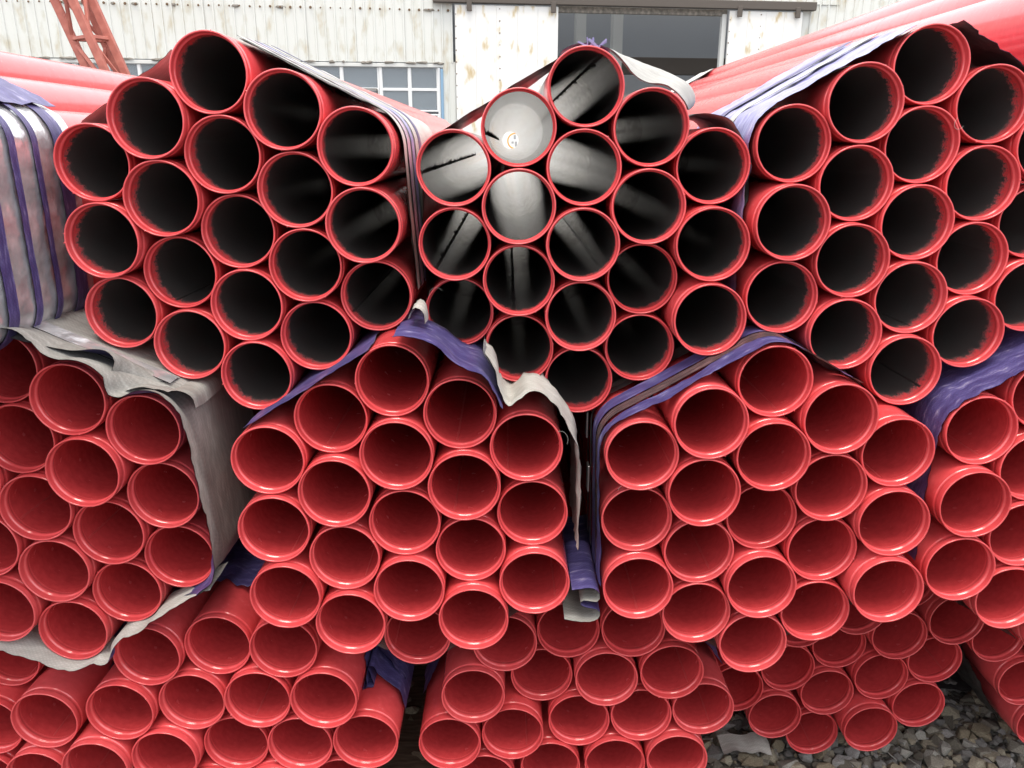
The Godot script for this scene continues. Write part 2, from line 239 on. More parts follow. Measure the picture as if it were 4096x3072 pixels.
# ------------------------------------------------------------------ materials
func materials():
	# glossy red powder coat
	M.paints = []
	var orange_peel := noise_tex(0.05, [], 512, 2, 11, 1.0)
	var gloss := noise_tex(0.008, [[0.0, Color(0.35, 0.35, 0.35)], [0.5, Color(0.55, 0.55, 0.55)], [0.75, Color(0.8, 0.8, 0.8)], [1.0, Color(1, 1, 1)]], 512, 6, 13)
	var tints := [[0.66, 0.074, 0.083], [0.69, 0.080, 0.090], [0.635, 0.069, 0.077], [0.67, 0.084, 0.093]]
	for k in 4:
		var c: Array = tints[k]
		var p := smat(Color.WHITE, 0.3)
		p.roughness_texture = gloss
		# coat with thin and thick passes, dust specks and a few scuffs down to the primer
		p.albedo_texture = noise_tex(0.02, [[0.0, lin(c[0] * 0.86, c[1] * 0.82, c[2] * 0.82)], [0.3, lin(c[0] * 0.96, c[1] * 0.95, c[2] * 0.95)], [0.6, lin(c[0], c[1], c[2])], [0.84, lin(c[0] * 1.05, c[1] * 1.12, c[2] * 1.12)], [0.9, lin(c[0] * 1.02, c[1] * 1.6, c[2] * 1.55)], [1.0, lin(c[0] * 0.95, c[1] * 2.3, c[2] * 2.2)]], 512, 6, 3 + k)
		p.normal_enabled = true
		p.normal_texture = orange_peel
		p.normal_scale = 0.07
		p.uv1_triplanar = true
		p.uv1_scale = Vector3(4, 4, 4)
		p.metallic_specular = 0.65
		M.paints.append(p)
	M.paint = M.paints[1]
	# bare steel of the bores
	var s := smat(lin(0.78, 0.77, 0.755), 0.12, 0.9)
	s.albedo_texture = noise_tex(0.02, [[0.0, Color(0.62, 0.6, 0.58)], [0.5, Color(0.86, 0.85, 0.84)], [1.0, Color(1, 1, 1)]], 512, 5, 21)
	s.uv1_scale = Vector3(2, 0.8, 1)
	s.normal_enabled = true
	s.normal_texture = noise_tex(0.03, [], 512, 3, 24, 2.0)
	s.normal_scale = 0.03
	M.steel = s
	# top tier: the coat stops at a ragged edge just inside the mouth, one even bare steel beyond
	M.mouth = mouth_mat(1)
	# middle and bottom tiers: bores coated all through, red darkened to deepen their shade
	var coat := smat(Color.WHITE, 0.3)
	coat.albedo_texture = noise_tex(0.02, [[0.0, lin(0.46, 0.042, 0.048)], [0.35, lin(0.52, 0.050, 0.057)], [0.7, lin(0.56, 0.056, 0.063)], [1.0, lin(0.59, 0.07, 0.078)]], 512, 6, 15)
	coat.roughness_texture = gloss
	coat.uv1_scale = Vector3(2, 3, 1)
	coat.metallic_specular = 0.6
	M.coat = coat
	M.weld = smat(lin(0.035, 0.033, 0.032), 0.6, 0.3)
	M.weld_red = smat(lin(0.50, 0.055, 0.06), 0.4)
	# woven plastic sheeting
	M.purple = weave(lin(0.058, 0.046, 0.155), lin(0.095, 0.082, 0.235), lin(0.34, 0.31, 0.45), 31, 0.42)
	M.pale_purple = weave(lin(0.20, 0.19, 0.43), lin(0.34, 0.335, 0.58), lin(0.62, 0.62, 0.72), 37, 0.4)
	M.grey_tarp = weave(lin(0.27, 0.265, 0.25), lin(0.35, 0.345, 0.33), lin(0.44, 0.435, 0.42), 41, 0.5)
	M.white_tarp = weave(lin(0.44, 0.435, 0.41), lin(0.52, 0.515, 0.49), lin(0.62, 0.615, 0.60), 43, 0.5)
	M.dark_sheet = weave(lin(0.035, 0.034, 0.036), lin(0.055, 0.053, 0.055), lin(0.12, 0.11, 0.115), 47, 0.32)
	M.brown_film = weave(lin(0.075, 0.05, 0.055), lin(0.12, 0.075, 0.08), lin(0.28, 0.17, 0.18), 53, 0.25)
	M.pink_film = weave(lin(0.42, 0.30, 0.40), lin(0.55, 0.47, 0.62), lin(0.75, 0.70, 0.80), 57, 0.3)
	var f := smat(Color.WHITE, 0.22, 0.6)
	f.albedo_texture = noise_tex(0.015, [[0.0, lin(0.50, 0.50, 0.53)], [0.6, lin(0.72, 0.73, 0.76)], [1.0, lin(0.86, 0.86, 0.88)]], 512, 4, 61)
	f.uv1_scale = Vector3(2, 2, 2)
	f.normal_enabled = true
	f.normal_texture = noise_tex(0.02, [], 512, 3, 62, 3.0)
	f.normal_scale = 0.5
	M.silver = f
	M.strap = smat(lin(0.5, 0.5, 0.52), 0.3, 0.9)
	# building
	M.sheet = wall_mat(lin(0.67, 0.685, 0.66), lin(0.61, 0.615, 0.575), lin(0.52, 0.47, 0.37), 71)
	M.panel = wall_mat(lin(0.76, 0.76, 0.75), lin(0.74, 0.735, 0.715), lin(0.50, 0.38, 0.20), 73)
	M.trim = smat(lin(0.62, 0.63, 0.62), 0.6)
	M.frame = smat(lin(0.80, 0.81, 0.82), 0.45)
	M.grime = smat(Color.WHITE, 0.95)
	M.grime.albedo_texture = noise_tex(0.03, [[0.0, lin(0.12, 0.11, 0.10)], [0.6, lin(0.26, 0.24, 0.215)], [1.0, lin(0.42, 0.38, 0.33)]], 256, 4, 77)
	M.grime.uv1_triplanar = true
	M.rust = smat(lin(0.16, 0.10, 0.06), 0.9)
	M.rail = smat(lin(0.10, 0.085, 0.075), 0.8)
	M.interior = smat(lin(0.36, 0.38, 0.41), 0.9)
	M.blue_pipe = smat(lin(0.22, 0.36, 0.52), 0.5)
	var g := smat(Color(0.55, 0.6, 0.64, 0.35), 0.08)
	g.transparency = BaseMaterial3D.TRANSPARENCY_ALPHA
	M.glass = g
	M.mast = smat(Color.WHITE, 0.6)
	M.mast.albedo_texture = noise_tex(0.02, [[0.0, lin(0.32, 0.10, 0.08)], [0.5, lin(0.42, 0.13, 0.10)], [1.0, lin(0.48, 0.18, 0.14)]], 256, 4, 81)
	M.mast.uv1_triplanar = true
	# timber
	M.timber = smat(Color.WHITE, 0.9)
	M.timber.albedo_texture = noise_tex(0.02, [[0.0, lin(0.05, 0.035, 0.025)], [0.5, lin(0.11, 0.08, 0.055)], [1.0, lin(0.19, 0.145, 0.105)]], 512, 5, 83)
	M.timber.uv1_triplanar = true
	M.timber.uv1_scale = Vector3(0.7, 6, 6)

func wall_mat(a: Color, b: Color, c: Color, sd: int) -> StandardMaterial3D:
	var m := smat(Color.WHITE, 0.55)
	m.albedo_texture = noise_tex(0.006, [[0.0, a], [0.56, a], [0.68, b], [0.77, b.lerp(c, 0.3)], [0.84, b.lerp(c, 0.7)], [0.93, c], [1.0, c]], 1024, 6, sd)
	m.uv1_triplanar = true
	m.uv1_world_triplanar = true
	m.uv1_scale = Vector3(0.55, 0.22, 0.55)
	return m

func weave(dark: Color, mid: Color, light: Color, sd: int, rough: float) -> StandardMaterial3D:
	# woven tape cloth: fine warp and weft grid, long streaks of wear along the strip (u)
	var W := 512
	var im := Image.create(W, W, false, Image.FORMAT_RGB8)
	var bump := Image.create(W, W, false, Image.FORMAT_RGB8)
	var n := FastNoiseLite.new()
	n.seed = sd
	n.frequency = 1.0
	for y in W:
		for x in W:
			# seamless streaks
			var ax := TAU * x / W
			var ay := TAU * y / W
			var st := n.get_noise_3d(cos(ax) * 0.55 + 3.0, sin(ax) * 0.55 + cos(ay) * 4.5, sin(ay) * 4.5)
			var fi := n.get_noise_3d(cos(ax) * 1.2 + 9.0, sin(ax) * 1.2 + cos(ay) * 22.0, sin(ay) * 22.0)
			var bl := n.get_noise_3d(cos(ax) * 1.6 - 7.0, sin(ax) * 1.6 + cos(ay) * 1.6, sin(ay) * 1.6)
			var v := 0.42 + st * 0.75 + fi * 0.38 + bl * 0.4
			var c := dark.lerp(mid, clampf(v * 1.6, 0.0, 1.0)).lerp(light, clampf((v - 0.62) * 2.2, 0.0, 0.85))
			var tape := 1.0 - 0.05 * float((x / 8 + y / 8) % 2) - (0.05 if (x % 8 == 0 or y % 8 == 0) else 0.0)
			im.set_pixel(x, y, Color(c.r * tape, c.g * tape, c.b * tape))
			var hgt := 0.5 + 0.25 * (1.0 if (x / 8 + y / 8) % 2 == 0 else 0.0) + 0.3 * fi + 0.25 * bl - (0.2 if (x % 8 == 0 or y % 8 == 0) else 0.0)
			bump.set_pixel(x, y, Color(hgt, hgt, hgt))
	bump.bump_map_to_normal_map(2.0)
	var m := smat(Color.WHITE, rough)
	m.albedo_texture = ImageTexture.create_from_image(im)
	m.normal_enabled = true
	m.normal_texture = ImageTexture.create_from_image(bump)
	m.normal_scale = 0.35
	m.uv1_scale = Vector3(3, 3, 1)   # one tile is 33 cm, a tape about 5 mm
	m.backlight_enabled = true
	m.backlight = Color(0.10, 0.10, 0.10)
	return m

func mouth_mat(sd: int) -> StandardMaterial3D:
	# two plain colours with a ragged outline between them: red coat round the mouth, bare steel past it (v covers 0.6 m)
	var W := 512
	var H := 1024
	var im := Image.create(W, H, false, Image.FORMAT_RGB8)
	var mt := Image.create(W, H, false, Image.FORMAT_RGB8)
	var n := FastNoiseLite.new()
	n.seed = sd
	n.frequency = 1.0
	var steel := lin(0.58, 0.575, 0.57)
	var red := lin(0.66, 0.074, 0.083)
	for y in H:
		var z := 0.6 * y / H
		for x in W:
			var ax := TAU * x / W
			var fine := n.get_noise_3d(cos(ax) * 14.0 + 5.0, sin(ax) * 14.0, z * 180.0)
			var k := 1.0 + 0.12 * fine
			var hit := false
			if z < 0.12:
				var lobe := n.get_noise_3d(cos(ax) * 3.0, sin(ax) * 3.0, 2.0)
				var grit := n.get_noise_3d(cos(ax) * 40.0, sin(ax) * 40.0, z * 500.0)
				hit = z < 0.052 + 0.018 * lobe + 0.02 * fine + 0.03 * grit
			var c := red if hit else steel
			im.set_pixel(x, y, Color(c.r * k, c.g * k, c.b * k))
			var m := 0.0 if hit else 0.9
			mt.set_pixel(x, y, Color(m, m, m))
	var mm := smat(Color.WHITE, 0.16, 1.0)
	mm.albedo_texture = ImageTexture.create_from_image(im)
	mm.metallic_texture = ImageTexture.create_from_image(mt)
	mm.texture_repeat = false
	return mm

# ------------------------------------------------------------------ ground
func ground():
	var pm := PlaneMesh.new()
	pm.size = Vector2(300, 300)
	pm.subdivide_width = 4
	pm.subdivide_depth = 4
	var gm := smat(Color.WHITE, 0.95)
	gm.albedo_texture = noise_tex(0.04, [[0.0, lin(0.05, 0.047, 0.042)], [0.5, lin(0.11, 0.105, 0.095)], [1.0, lin(0.22, 0.21, 0.195)]], 1024, 6, 91)
	gm.normal_enabled = true
	gm.normal_texture = noise_tex(0.06, [], 512, 4, 92, 6.0)
	gm.uv1_triplanar = true
	gm.uv1_world_triplanar = true
	gm.uv1_scale = Vector3(0.9, 0.9, 0.9)
	var g := obj("ground", pm, gm)
	g.position = Vector3(0, -0.01, 0)
	g.set_meta("kind", "structure")
	# unseen wall added behind the viewer to keep low sky off the bottom tier
	var yw := obj("sky_blocking_wall", box_mesh(Vector3(40, 3.2, 0.25), 0.02), M.trim)
	yw.position = Vector3(0, 1.59, 4.6)
	tag(yw, "plain grey wall added behind the viewer to keep low sky off the pipe mouths", "wall")
	# crushed stone
	var stones: Array[Mesh] = []
	for k in 7:
		stones.append(stone_mesh(200 + k))
	var sm: Array = []
	var gravel := Node3D.new()
	gravel.name = numbered("gravel")
	add_child(gravel)
	tag(gravel, "loose grey crushed stone spread over the ground under the pipes", "gravel", "", "stuff")
	for k in 7:
		var mat := smat(Color.WHITE, 0.92)
		mat.albedo_texture = noise_tex(0.03, [[0.0, lin(0.15, 0.14, 0.125)], [0.5, lin(0.25, 0.24, 0.22)], [1.0, lin(0.40, 0.385, 0.36)]], 256, 4, 100 + k)
		mat.uv1_triplanar = true
		mat.uv1_scale = Vector3(0.7, 0.7, 0.7)
		mat.albedo_color = [Color(1, 1, 1), Color(0.85, 0.83, 0.8), Color(1, 0.97, 0.9), Color(0.75, 0.75, 0.77), Color(0.95, 0.95, 0.98), Color(0.9, 0.85, 0.76), Color(0.68, 0.66, 0.63)][k]
		var mm := MultiMesh.new()
		mm.transform_format = MultiMesh.TRANSFORM_3D
		mm.mesh = stones[k]
		var tr: Array[Transform3D] = []
		for i in 6500:
			var x := rng.randf_range(-2.0, 4.2)
			var z := -rng.randf_range(0.9, 4.4)
			var s := lerpf(0.007, 0.038, pow(rng.randf(), 2.1))
			var b := Basis.from_euler(Vector3(rng.randf() * TAU, rng.randf() * TAU, rng.randf() * TAU)).scaled(Vector3(s * rng.randf_range(0.8, 1.3), s * rng.randf_range(0.55, 0.9), s))
			tr.append(Transform3D(b, Vector3(x, s * rng.randf_range(0.0, 0.7) - 0.008, z)))
		mm.instance_count = tr.size()
		for i in tr.size(): mm.set_instance_transform(i, tr[i])
		var mi := MultiMeshInstance3D.new()
		mi.name = "stones"
		mi.multimesh = mm
		mi.material_override = mat
		gravel.add_child(mi, true)
		mi.set_meta("kind", "stuff")

func stone_mesh(sd: int) -> Mesh:
	var rr := RandomNumberGenerator.new()
	rr.seed = sd
	var pts: Array[Vector3] = []
	for i in 16:
		var d := Vector3(rr.randfn(), rr.randfn(), rr.randfn()).normalized()
		pts.append(d * rr.randf_range(0.82, 1.05))
	var st := SurfaceTool.new()
	st.begin(Mesh.PRIMITIVE_TRIANGLES)
	hull_tris(st, pts)
	st.generate_normals()
	return st.commit()

# ------------------------------------------------------------------ building
func building():
	var t := thing("factory_building", Vector3(-1.0767, 0, -17.0), "white corrugated metal factory building with a dark open doorway and strip windows", "building")
	t.rotation.y = atan(0.118) * 1.0
	# local x along the wall (0 where the left sliding door starts), z outwards
	var lower := 3.49
	var sheet := corrugated(0.95, lower, 7.2, 5)
	for i in 14:
		if i < 14:
			obj("wall_sheet", sheet, M.sheet, t, Vector3(-0.95 * (i + 1) - 0.02, 0, 0.012 * (i % 2)))
	var low_sheet := corrugated(0.95, 0.0, 1.25, 5)
	for i in 14:
		obj("wall_sheet", low_sheet, M.sheet, t, Vector3(-0.95 * (i + 1) - 0.02, 0, -0.02))
	# sheets right of the openings
	var side := corrugated(0.95, 0.0, 7.2, 5)
	for i in 9:
		obj("wall_sheet", side, M.sheet, t, Vector3(7.3 + 0.95 * i, 0, -0.02 + 0.012 * (i % 2)))
	# narrow strip between window and sliding door
	obj("corner_post", corrugated(0.26, 0.0, lower + 0.02, 2), M.sheet, t, Vector3(-0.24, 0, 0.004))
	var over := corrugated(0.9, 4.72, 7.2, 5)
	for i in 9:
		obj("wall_sheet", over, M.sheet, t, Vector3(-0.02 + 0.9 * i - 0.45 + 0.45, 0, 0.0))
	# grimy flashing under the upper sheets
	obj("flashing", box_mesh(Vector3(13.0, 0.07, 0.06), 0.008), M.trim, t, Vector3(-6.73, lower - 0.055, -0.01))
	for i in 46:
		var w := rng.randf_range(0.03, 0.16)
		var gr := obj("dirt_clump", stone_mesh(300 + i % 6), M.grime, t, Vector3(-rng.randf_range(0.05, 9.6), lower - 0.012 + rng.randf_range(-0.012, 0.012), 0.035))
		gr.scale = Vector3(w, 0.028, 0.03)
	# rows of fasteners with rust
	var bolt := CylinderMesh.new()
	bolt.top_radius = 0.016; bolt.bottom_radius = 0.022; bolt.height = 0.018; bolt.radial_segments = 8; bolt.rings = 1
	for i in 52:
		var x := -0.11 - 0.19 * i
		var o := obj("fastener", bolt, M.rust, t, Vector3(x, 4.455 + rng.randf_range(-0.006, 0.006), 0.04))
		o.rotation.x = PI / 2
		o.scale = Vector3.ONE * rng.randf_range(0.7, 1.25)
	for q in [[-0.45, 0.30], [-3.3, 0.26], [-4.15, 0.2], [-5.3, 0.12], [-6.0, 0.16], [-6.95, 0.2], [-7.25, 0.14], [-9.5, 0.3], [-6.4, 0.1]]:
		var o := obj("rust_patch", stone_mesh(311), M.grime, t, Vector3(q[0], 4.455, 0.03))
		o.scale = Vector3(q[1] * 0.55, 0.035, 0.012)
	# strip windows: bays of three panes, three rows
	var rows := [[3.005, 3.405], [2.585, 2.965], [2.10, 2.49], [1.66, 2.06], [1.28, 1.62]]
	var bays := [0.52, 0.52, 0.68]
	var x1 := -0.36
	var k := 0
	while x1 > -9.0:
		var w: float = bays[k % 3]
		var x0 := x1 - w
		for r in rows.size():
			var win := Node3D.new()
			win.name = "window"
			t.add_child(win, true)
			var y0: float = rows[r][0]
			var y1: float = rows[r][1]
			win.position = Vector3((x0 + x1) / 2, y0, -0.06)
			obj("pane", box_mesh(Vector3(w - 0.02, y1 - y0 - 0.02, 0.006)), M.glass, win, Vector3(0, (y1 - y0) / 2, -0.012))
			for s in [-1, 1]:
				obj("frame", box_mesh(Vector3(0.034, y1 - y0, 0.04), 0.004), M.frame, win, Vector3(s * (w / 2 + 0.009), (y1 - y0) / 2, 0))
			obj("frame", box_mesh(Vector3(w + 0.044, 0.03, 0.044), 0.004), M.frame, win, Vector3(0, y1 - y0 + 0.009, 0))
			obj("frame", box_mesh(Vector3(w + 0.044, 0.03, 0.044), 0.004), M.frame, win, Vector3(0, -0.009, 0))
		obj("mullion", box_mesh(Vector3(0.05, 2.2, 0.07), 0.006), M.frame, t, Vector3(x0 - 0.03, 2.33, -0.05))
		x1 = x0 - (0.085 if k % 3 == 1 else 0.06)
		k += 1
	# opening sash handle bar in the third bay
	obj("sash_bar", box_mesh(Vector3(0.42, 0.02, 0.03), 0.003), M.rail, t, Vector3(-1.78, 2.985, 0.0))
	obj("sash_bar", box_mesh(Vector3(0.022, 0.24, 0.03), 0.003), M.rail, t, Vector3(-1.57, 2.87, 0.0))
	obj("window_head", box_mesh(Vector3(9.6, 0.05, 0.09), 0.006), M.frame, t, Vector3(-5.1, 3.445, -0.045))
	obj("jamb", box_mesh(Vector3(0.05, 2.24, 0.09), 0.006), M.frame, t, Vector3(-0.318, 2.34, -0.045))
	var dp := CylinderMesh.new()
	dp.top_radius = 0.03; dp.bottom_radius = 0.03; dp.height = 3.3; dp.radial_segments = 12
	obj("drain_pipe", dp, M.blue_pipe, t, Vector3(-0.262, 1.72, 0.045))
	# inside: floor, back wall, ceiling and sides so the openings look into a dark hall
	obj("hall_back", box_mesh(Vector3(30, 7.4, 0.2)), M.interior, t, Vector3(0, 3.7, -12.0))
	for i in 8:   # roof sheets, with gaps added between them to let daylight brighten the hall
		obj("roof_sheet", box_mesh(Vector3(30, 0.12, 1.0)), M.interior, t, Vector3(0, 7.3, -0.5 - 1.5 * i))
	obj("hall_floor", box_mesh(Vector3(30, 0.1, 11.8)), M.interior, t, Vector3(0, -0.04, -6.06))
	obj("hall_side", box_mesh(Vector3(0.2, 7.2, 11.7)), M.interior, t, Vector3(-14.4, 3.6, -6.05))
	obj("hall_side", box_mesh(Vector3(0.2, 7.2, 11.7)), M.interior, t, Vector3(14.9, 3.6, -6.05))
	obj("inner_partition", box_mesh(Vector3(0.12, 7.1, 11.0)), M.interior, t, Vector3(-0.02, 3.6, -6.2))
	for x in [2.6, 4.1, 5.2]:
		obj("hall_column", box_mesh(Vector3(0.3, 7.1, 0.3), 0.01), M.trim, t, Vector3(x, 3.6, -7.5))
	obj("crane_beam", box_mesh(Vector3(14, 0.5, 0.3), 0.01), M.rail, t, Vector3(7.2, 4.3, -9.0))
	# door head beam and rail
	obj("door_head", box_mesh(Vector3(7.9, 0.16, 0.14), 0.01), M.rail, t, Vector3(3.55, 4.66, 0.10))
	obj("door_lintel", box_mesh(Vector3(3.56, 0.12, 0.10), 0.01), M.grime, t, Vector3(3.88, 4.53, -0.08))
	for x in [0.30, 1.98, 5.85, 7.1]:
		obj("hanger", box_mesh(Vector3(0.10, 0.2, 0.04), 0.006), M.rail, t, Vector3(x, 4.53, 0.17))
	# sliding doors
	for d in [[0.02, 2.09], [5.66, 7.24]]:
		var door := Node3D.new()
		door.name = "sliding_door"
		t.add_child(door, true)
		door.position = Vector3(d[0], 0.05, 0.08)
		var w: float = (d[1] - d[0])
		var n := 5 if w > 1.8 else 4
		var pw := w / n
		for i in n:
			obj("panel", box_mesh(Vector3(pw - 0.002, 4.5, 0.05), 0.003), M.panel, door, Vector3(pw * (i + 0.5), 2.25, 0.001 * (i % 2)))
		for i in 40:
			var b := obj("rivet", bolt, M.rust, door, Vector3(0.015 if i % 2 == 0 else w * 0.43, 0.15 + i * 0.11, 0.03))
			b.rotation.x = PI / 2
			b.scale = Vector3.ONE * rng.randf_range(0.35, 0.7)
	obj("door_post", box_mesh(Vector3(0.10, 4.5, 0.12), 0.01), M.trim, t, Vector3(5.6, 2.25, -0.06))
	# square notice with an orange ring on the left sliding door
	var sg := thing("round_sign", Vector3.ZERO, "square white notice with an orange ring and grey symbol on the sliding door", "sign")
	sg.transform = t.transform * Transform3D(Basis.IDENTITY, Vector3(1.22, 1.99, 0.112))
	obj("board", box_mesh(Vector3(0.46, 0.46, 0.008), 0.002), smat(lin(0.86, 0.86, 0.86), 0.4), sg)
	var tor := TorusMesh.new()
	tor.inner_radius = 0.135; tor.outer_radius = 0.165; tor.rings = 40; tor.ring_segments = 6
	var ring := obj("ring", tor, smat(lin(0.82, 0.40, 0.10), 0.5), sg, Vector3(0, 0, 0.005))
	ring.rotation.x = PI / 2
	ring.scale = Vector3(1, 0.12, 1)
	var grey := smat(lin(0.38, 0.38, 0.39), 0.5)
	for q in [[-0.005, 0.075, 0.05, 0.085], [0.02, -0.06, 0.05, 0.10], [-0.05, -0.03, 0.05, 0.045]]:
		obj("symbol", box_mesh(Vector3(q[2], q[3], 0.004)), grey, sg, Vector3(q[0], q[1], 0.006))

func corrugated(width: float, y0: float, y1: float, ribs: int) -> Mesh:
	var prof: Array[Vector2] = []
	var p := width / ribs
	for i in ribs:
		var x := p * i
		prof.append_array([Vector2(x, 0), Vector2(x + p * 0.78, 0), Vector2(x + p * 0.83, 0.026), Vector2(x + p * 0.95, 0.026)])
	prof.append(Vector2(width, 0))
	var st := SurfaceTool.new()
	st.begin(Mesh.PRIMITIVE_TRIANGLES)
	st.set_smooth_group(-1)
	for i in prof.size() - 1:
		var a := prof[i]
		var b := prof[i + 1]
		for side in [0.0, -0.004]:
			var q := [Vector3(a.x, y0, a.y + side), Vector3(b.x, y0, b.y + side), Vector3(b.x, y1, b.y + side), Vector3(a.x, y1, a.y + side)]
			var o := [0, 2, 1, 0, 3, 2] if side == 0.0 else [0, 1, 2, 0, 2, 3]
			for j in o: st.add_vertex(q[j])
		var e := [Vector3(a.x, y0, a.y), Vector3(b.x, y0, b.y), Vector3(b.x, y0, b.y - 0.004), Vector3(a.x, y0, a.y - 0.004)]
		for j in [0, 1, 2, 0, 2, 3]: st.add_vertex(e[j])
	st.generate_normals()
	return st.commit()

# ------------------------------------------------------------------ red lattice leg behind
func mast():
	var t := thing("lattice_leg", Vector3(-5.2, 0, -12.2), "slanted red steel lattice leg standing before the corrugated wall", "crane leg")
	# four chords leaning to the left as they rise
	var lean := Vector3(-0.33 / 0.967, 1, 0)
	var base := [Vector3(-0.33, 0, 0.0), Vector3(0.05, 0, 0.28), Vector3(0.20, 0, 0.0), Vector3(0.0, 0, -0.25)]
	var tops := []
	var a := []
	for b in base:
		a.append(b + Vector3(0.44, 0, 0))
		tops.append(b + Vector3(0.44, 0, 0) + lean * 6.4)
	for i in 4:
		put_bar("chord", a[i], tops[i], 0.11, 0.08, M.mast, t, Vector3(0, 0, 1))
	var n := 8
	for f in 4:
		var p0: Vector3 = a[f]
		var p1: Vector3 = a[(f + 1) % 4]
		var d0: Vector3 = tops[f] - p0
		var d1: Vector3 = tops[(f + 1) % 4] - p1
		for i in n:
			var k0 := (i + 0.2) / n
			var k1 := (i + 1.15) / n
			put_bar("cross_bar", p0 + d0 * k0, p1 + d1 * k0, 0.05, 0.05, M.mast, t, Vector3(0, 0.1, 1))
			if i % 2 == 0: put_bar("brace", p0 + d0 * k0, p1 + d1 * minf(k1, 1.0), 0.045, 0.045, M.mast, t, Vector3(0, 0.1, 1))
			else: put_bar("brace", p1 + d1 * k0, p0 + d0 * minf(k1, 1.0), 0.045, 0.045, M.mast, t, Vector3(0, 0.1, 1))

# ------------------------------------------------------------------ pipes
func lathe(prof: Array, seg: int, v_len: float, wob := 0.0) -> Array:
	# prof: [depth, radius]; returns surface arrays, axis along -z
	var vs := PackedVector3Array()
	var ns := PackedVector3Array()
	var us := PackedVector2Array()
	var ix := PackedInt32Array()
	var m := prof.size()
	for i in m:
		var t := Vector2.ZERO
		if i > 0: t += (Vector2(prof[i][0], prof[i][1]) - Vector2(prof[i - 1][0], prof[i - 1][1])).normalized()
		if i < m - 1: t += (Vector2(prof[i + 1][0], prof[i + 1][1]) - Vector2(prof[i][0], prof[i][1])).normalized()
		t = t.normalized()
		var nr := Vector2(-t.y, t.x)      # (depth, radial)
		for j in seg + 1:
			var an := TAU * j / seg
			var rr: float = prof[i][1]
			var zz: float = prof[i][0]
			if wob > 0.0 and zz < 0.03:
				# uneven cut and rolled edge, coat build-up
				rr += 0.00025 * noise.get_noise_3d(cos(an) * 9.0 + wob * 20.0, sin(an) * 9.0, zz * 90.0) + 0.0005 * cos(2.0 * an + wob) * (1.0 - zz / 0.03)
				if zz < 0.004: zz += 0.0007 * noise.get_noise_3d(cos(an) * 4.0, sin(an) * 4.0, wob * 13.0) + 0.0004 * noise.get_noise_3d(cos(an) * 22.0, sin(an) * 22.0, wob * 7.0)
			vs.append(Vector3(cos(an) * rr, sin(an) * rr, -zz))
			ns.append(Vector3(cos(an) * nr.y, sin(an) * nr.y, -nr.x))
			us.append(Vector2(float(j) / seg, prof[i][0] / v_len))
	for i in m - 1:
		for j in seg:
			var a := i * (seg + 1) + j
			var b := a + seg + 1
			ix.append_array([a, a + 1, b, a + 1, b + 1, b])
	var arr := []
	arr.resize(Mesh.ARRAY_MAX)
	arr[Mesh.ARRAY_VERTEX] = vs
	arr[Mesh.ARRAY_NORMAL] = ns
	arr[Mesh.ARRAY_TEX_UV] = us
	arr[Mesh.ARRAY_INDEX] = ix
	return arr

func wall_mesh(k: float, groove_at: float) -> Mesh:
	var g := groove_at
	# from inside the roll-groove ridge, round the mouth, over the groove and back along the outside
	var prof := [[g + 0.020, 0.0779], [g + 0.015, 0.0778], [g + 0.0125, 0.0772], [g + 0.0105, 0.0760], [g + 0.0085, 0.0751], [g + 0.0065, 0.0748], [g + 0.0035, 0.0748], [g + 0.0018, 0.0750], [g + 0.0006, 0.0757], [g - 0.0004, 0.0766], [g - 0.0014, 0.0775], [g - 0.0027, 0.0781], [g - 0.0045, 0.0783], [0.004, 0.0784], [0.0012, 0.0786], [0.0002, 0.0794], [0.0, 0.0800], [0.0, 0.0812], [0.0004, 0.0819], [0.0014, 0.0824], [0.004, R], [g - 0.002, R], [g, 0.0822], [g + 0.0008, 0.0808], [g + 0.0016, 0.0803], [g + 0.0076, 0.0803], [g + 0.0086, 0.0809], [g + 0.0094, 0.0821], [g + 0.011, R], [g + 0.02, R], [3.0, R], [5.99, R], [6.0, 0.082], [6.0, 0.079]]
	for p in prof:
		if p[1] < R: p[1] = p[1]
	var am := ArrayMesh.new()
	am.add_surface_from_arrays(Mesh.PRIMITIVE_TRIANGLES, lathe(prof, 96, 0.6, k))
	return am

func bore_mesh(g: float) -> ArrayMesh:
	var prof := []
	for i in 13:
		prof.append([6.0, 0.0779] if i == 12 else [lerpf(0.6, g + 0.020, 1.0), 0.0779])
	var a := []
	for i in 11: a.append([lerpf(0.6, g + 0.019, float(i) / 10.0), 0.0779])
	var b := []
	for i in 9: b.append([lerpf(6.0, 0.6, float(i) / 8.0), 0.0779])
	var am := ArrayMesh.new()
	am.add_surface_from_arrays(Mesh.PRIMITIVE_TRIANGLES, lathe(a, 80, 0.6))
	am.add_surface_from_arrays(Mesh.PRIMITIVE_TRIANGLES, lathe(b, 80, 0.6))
	return am

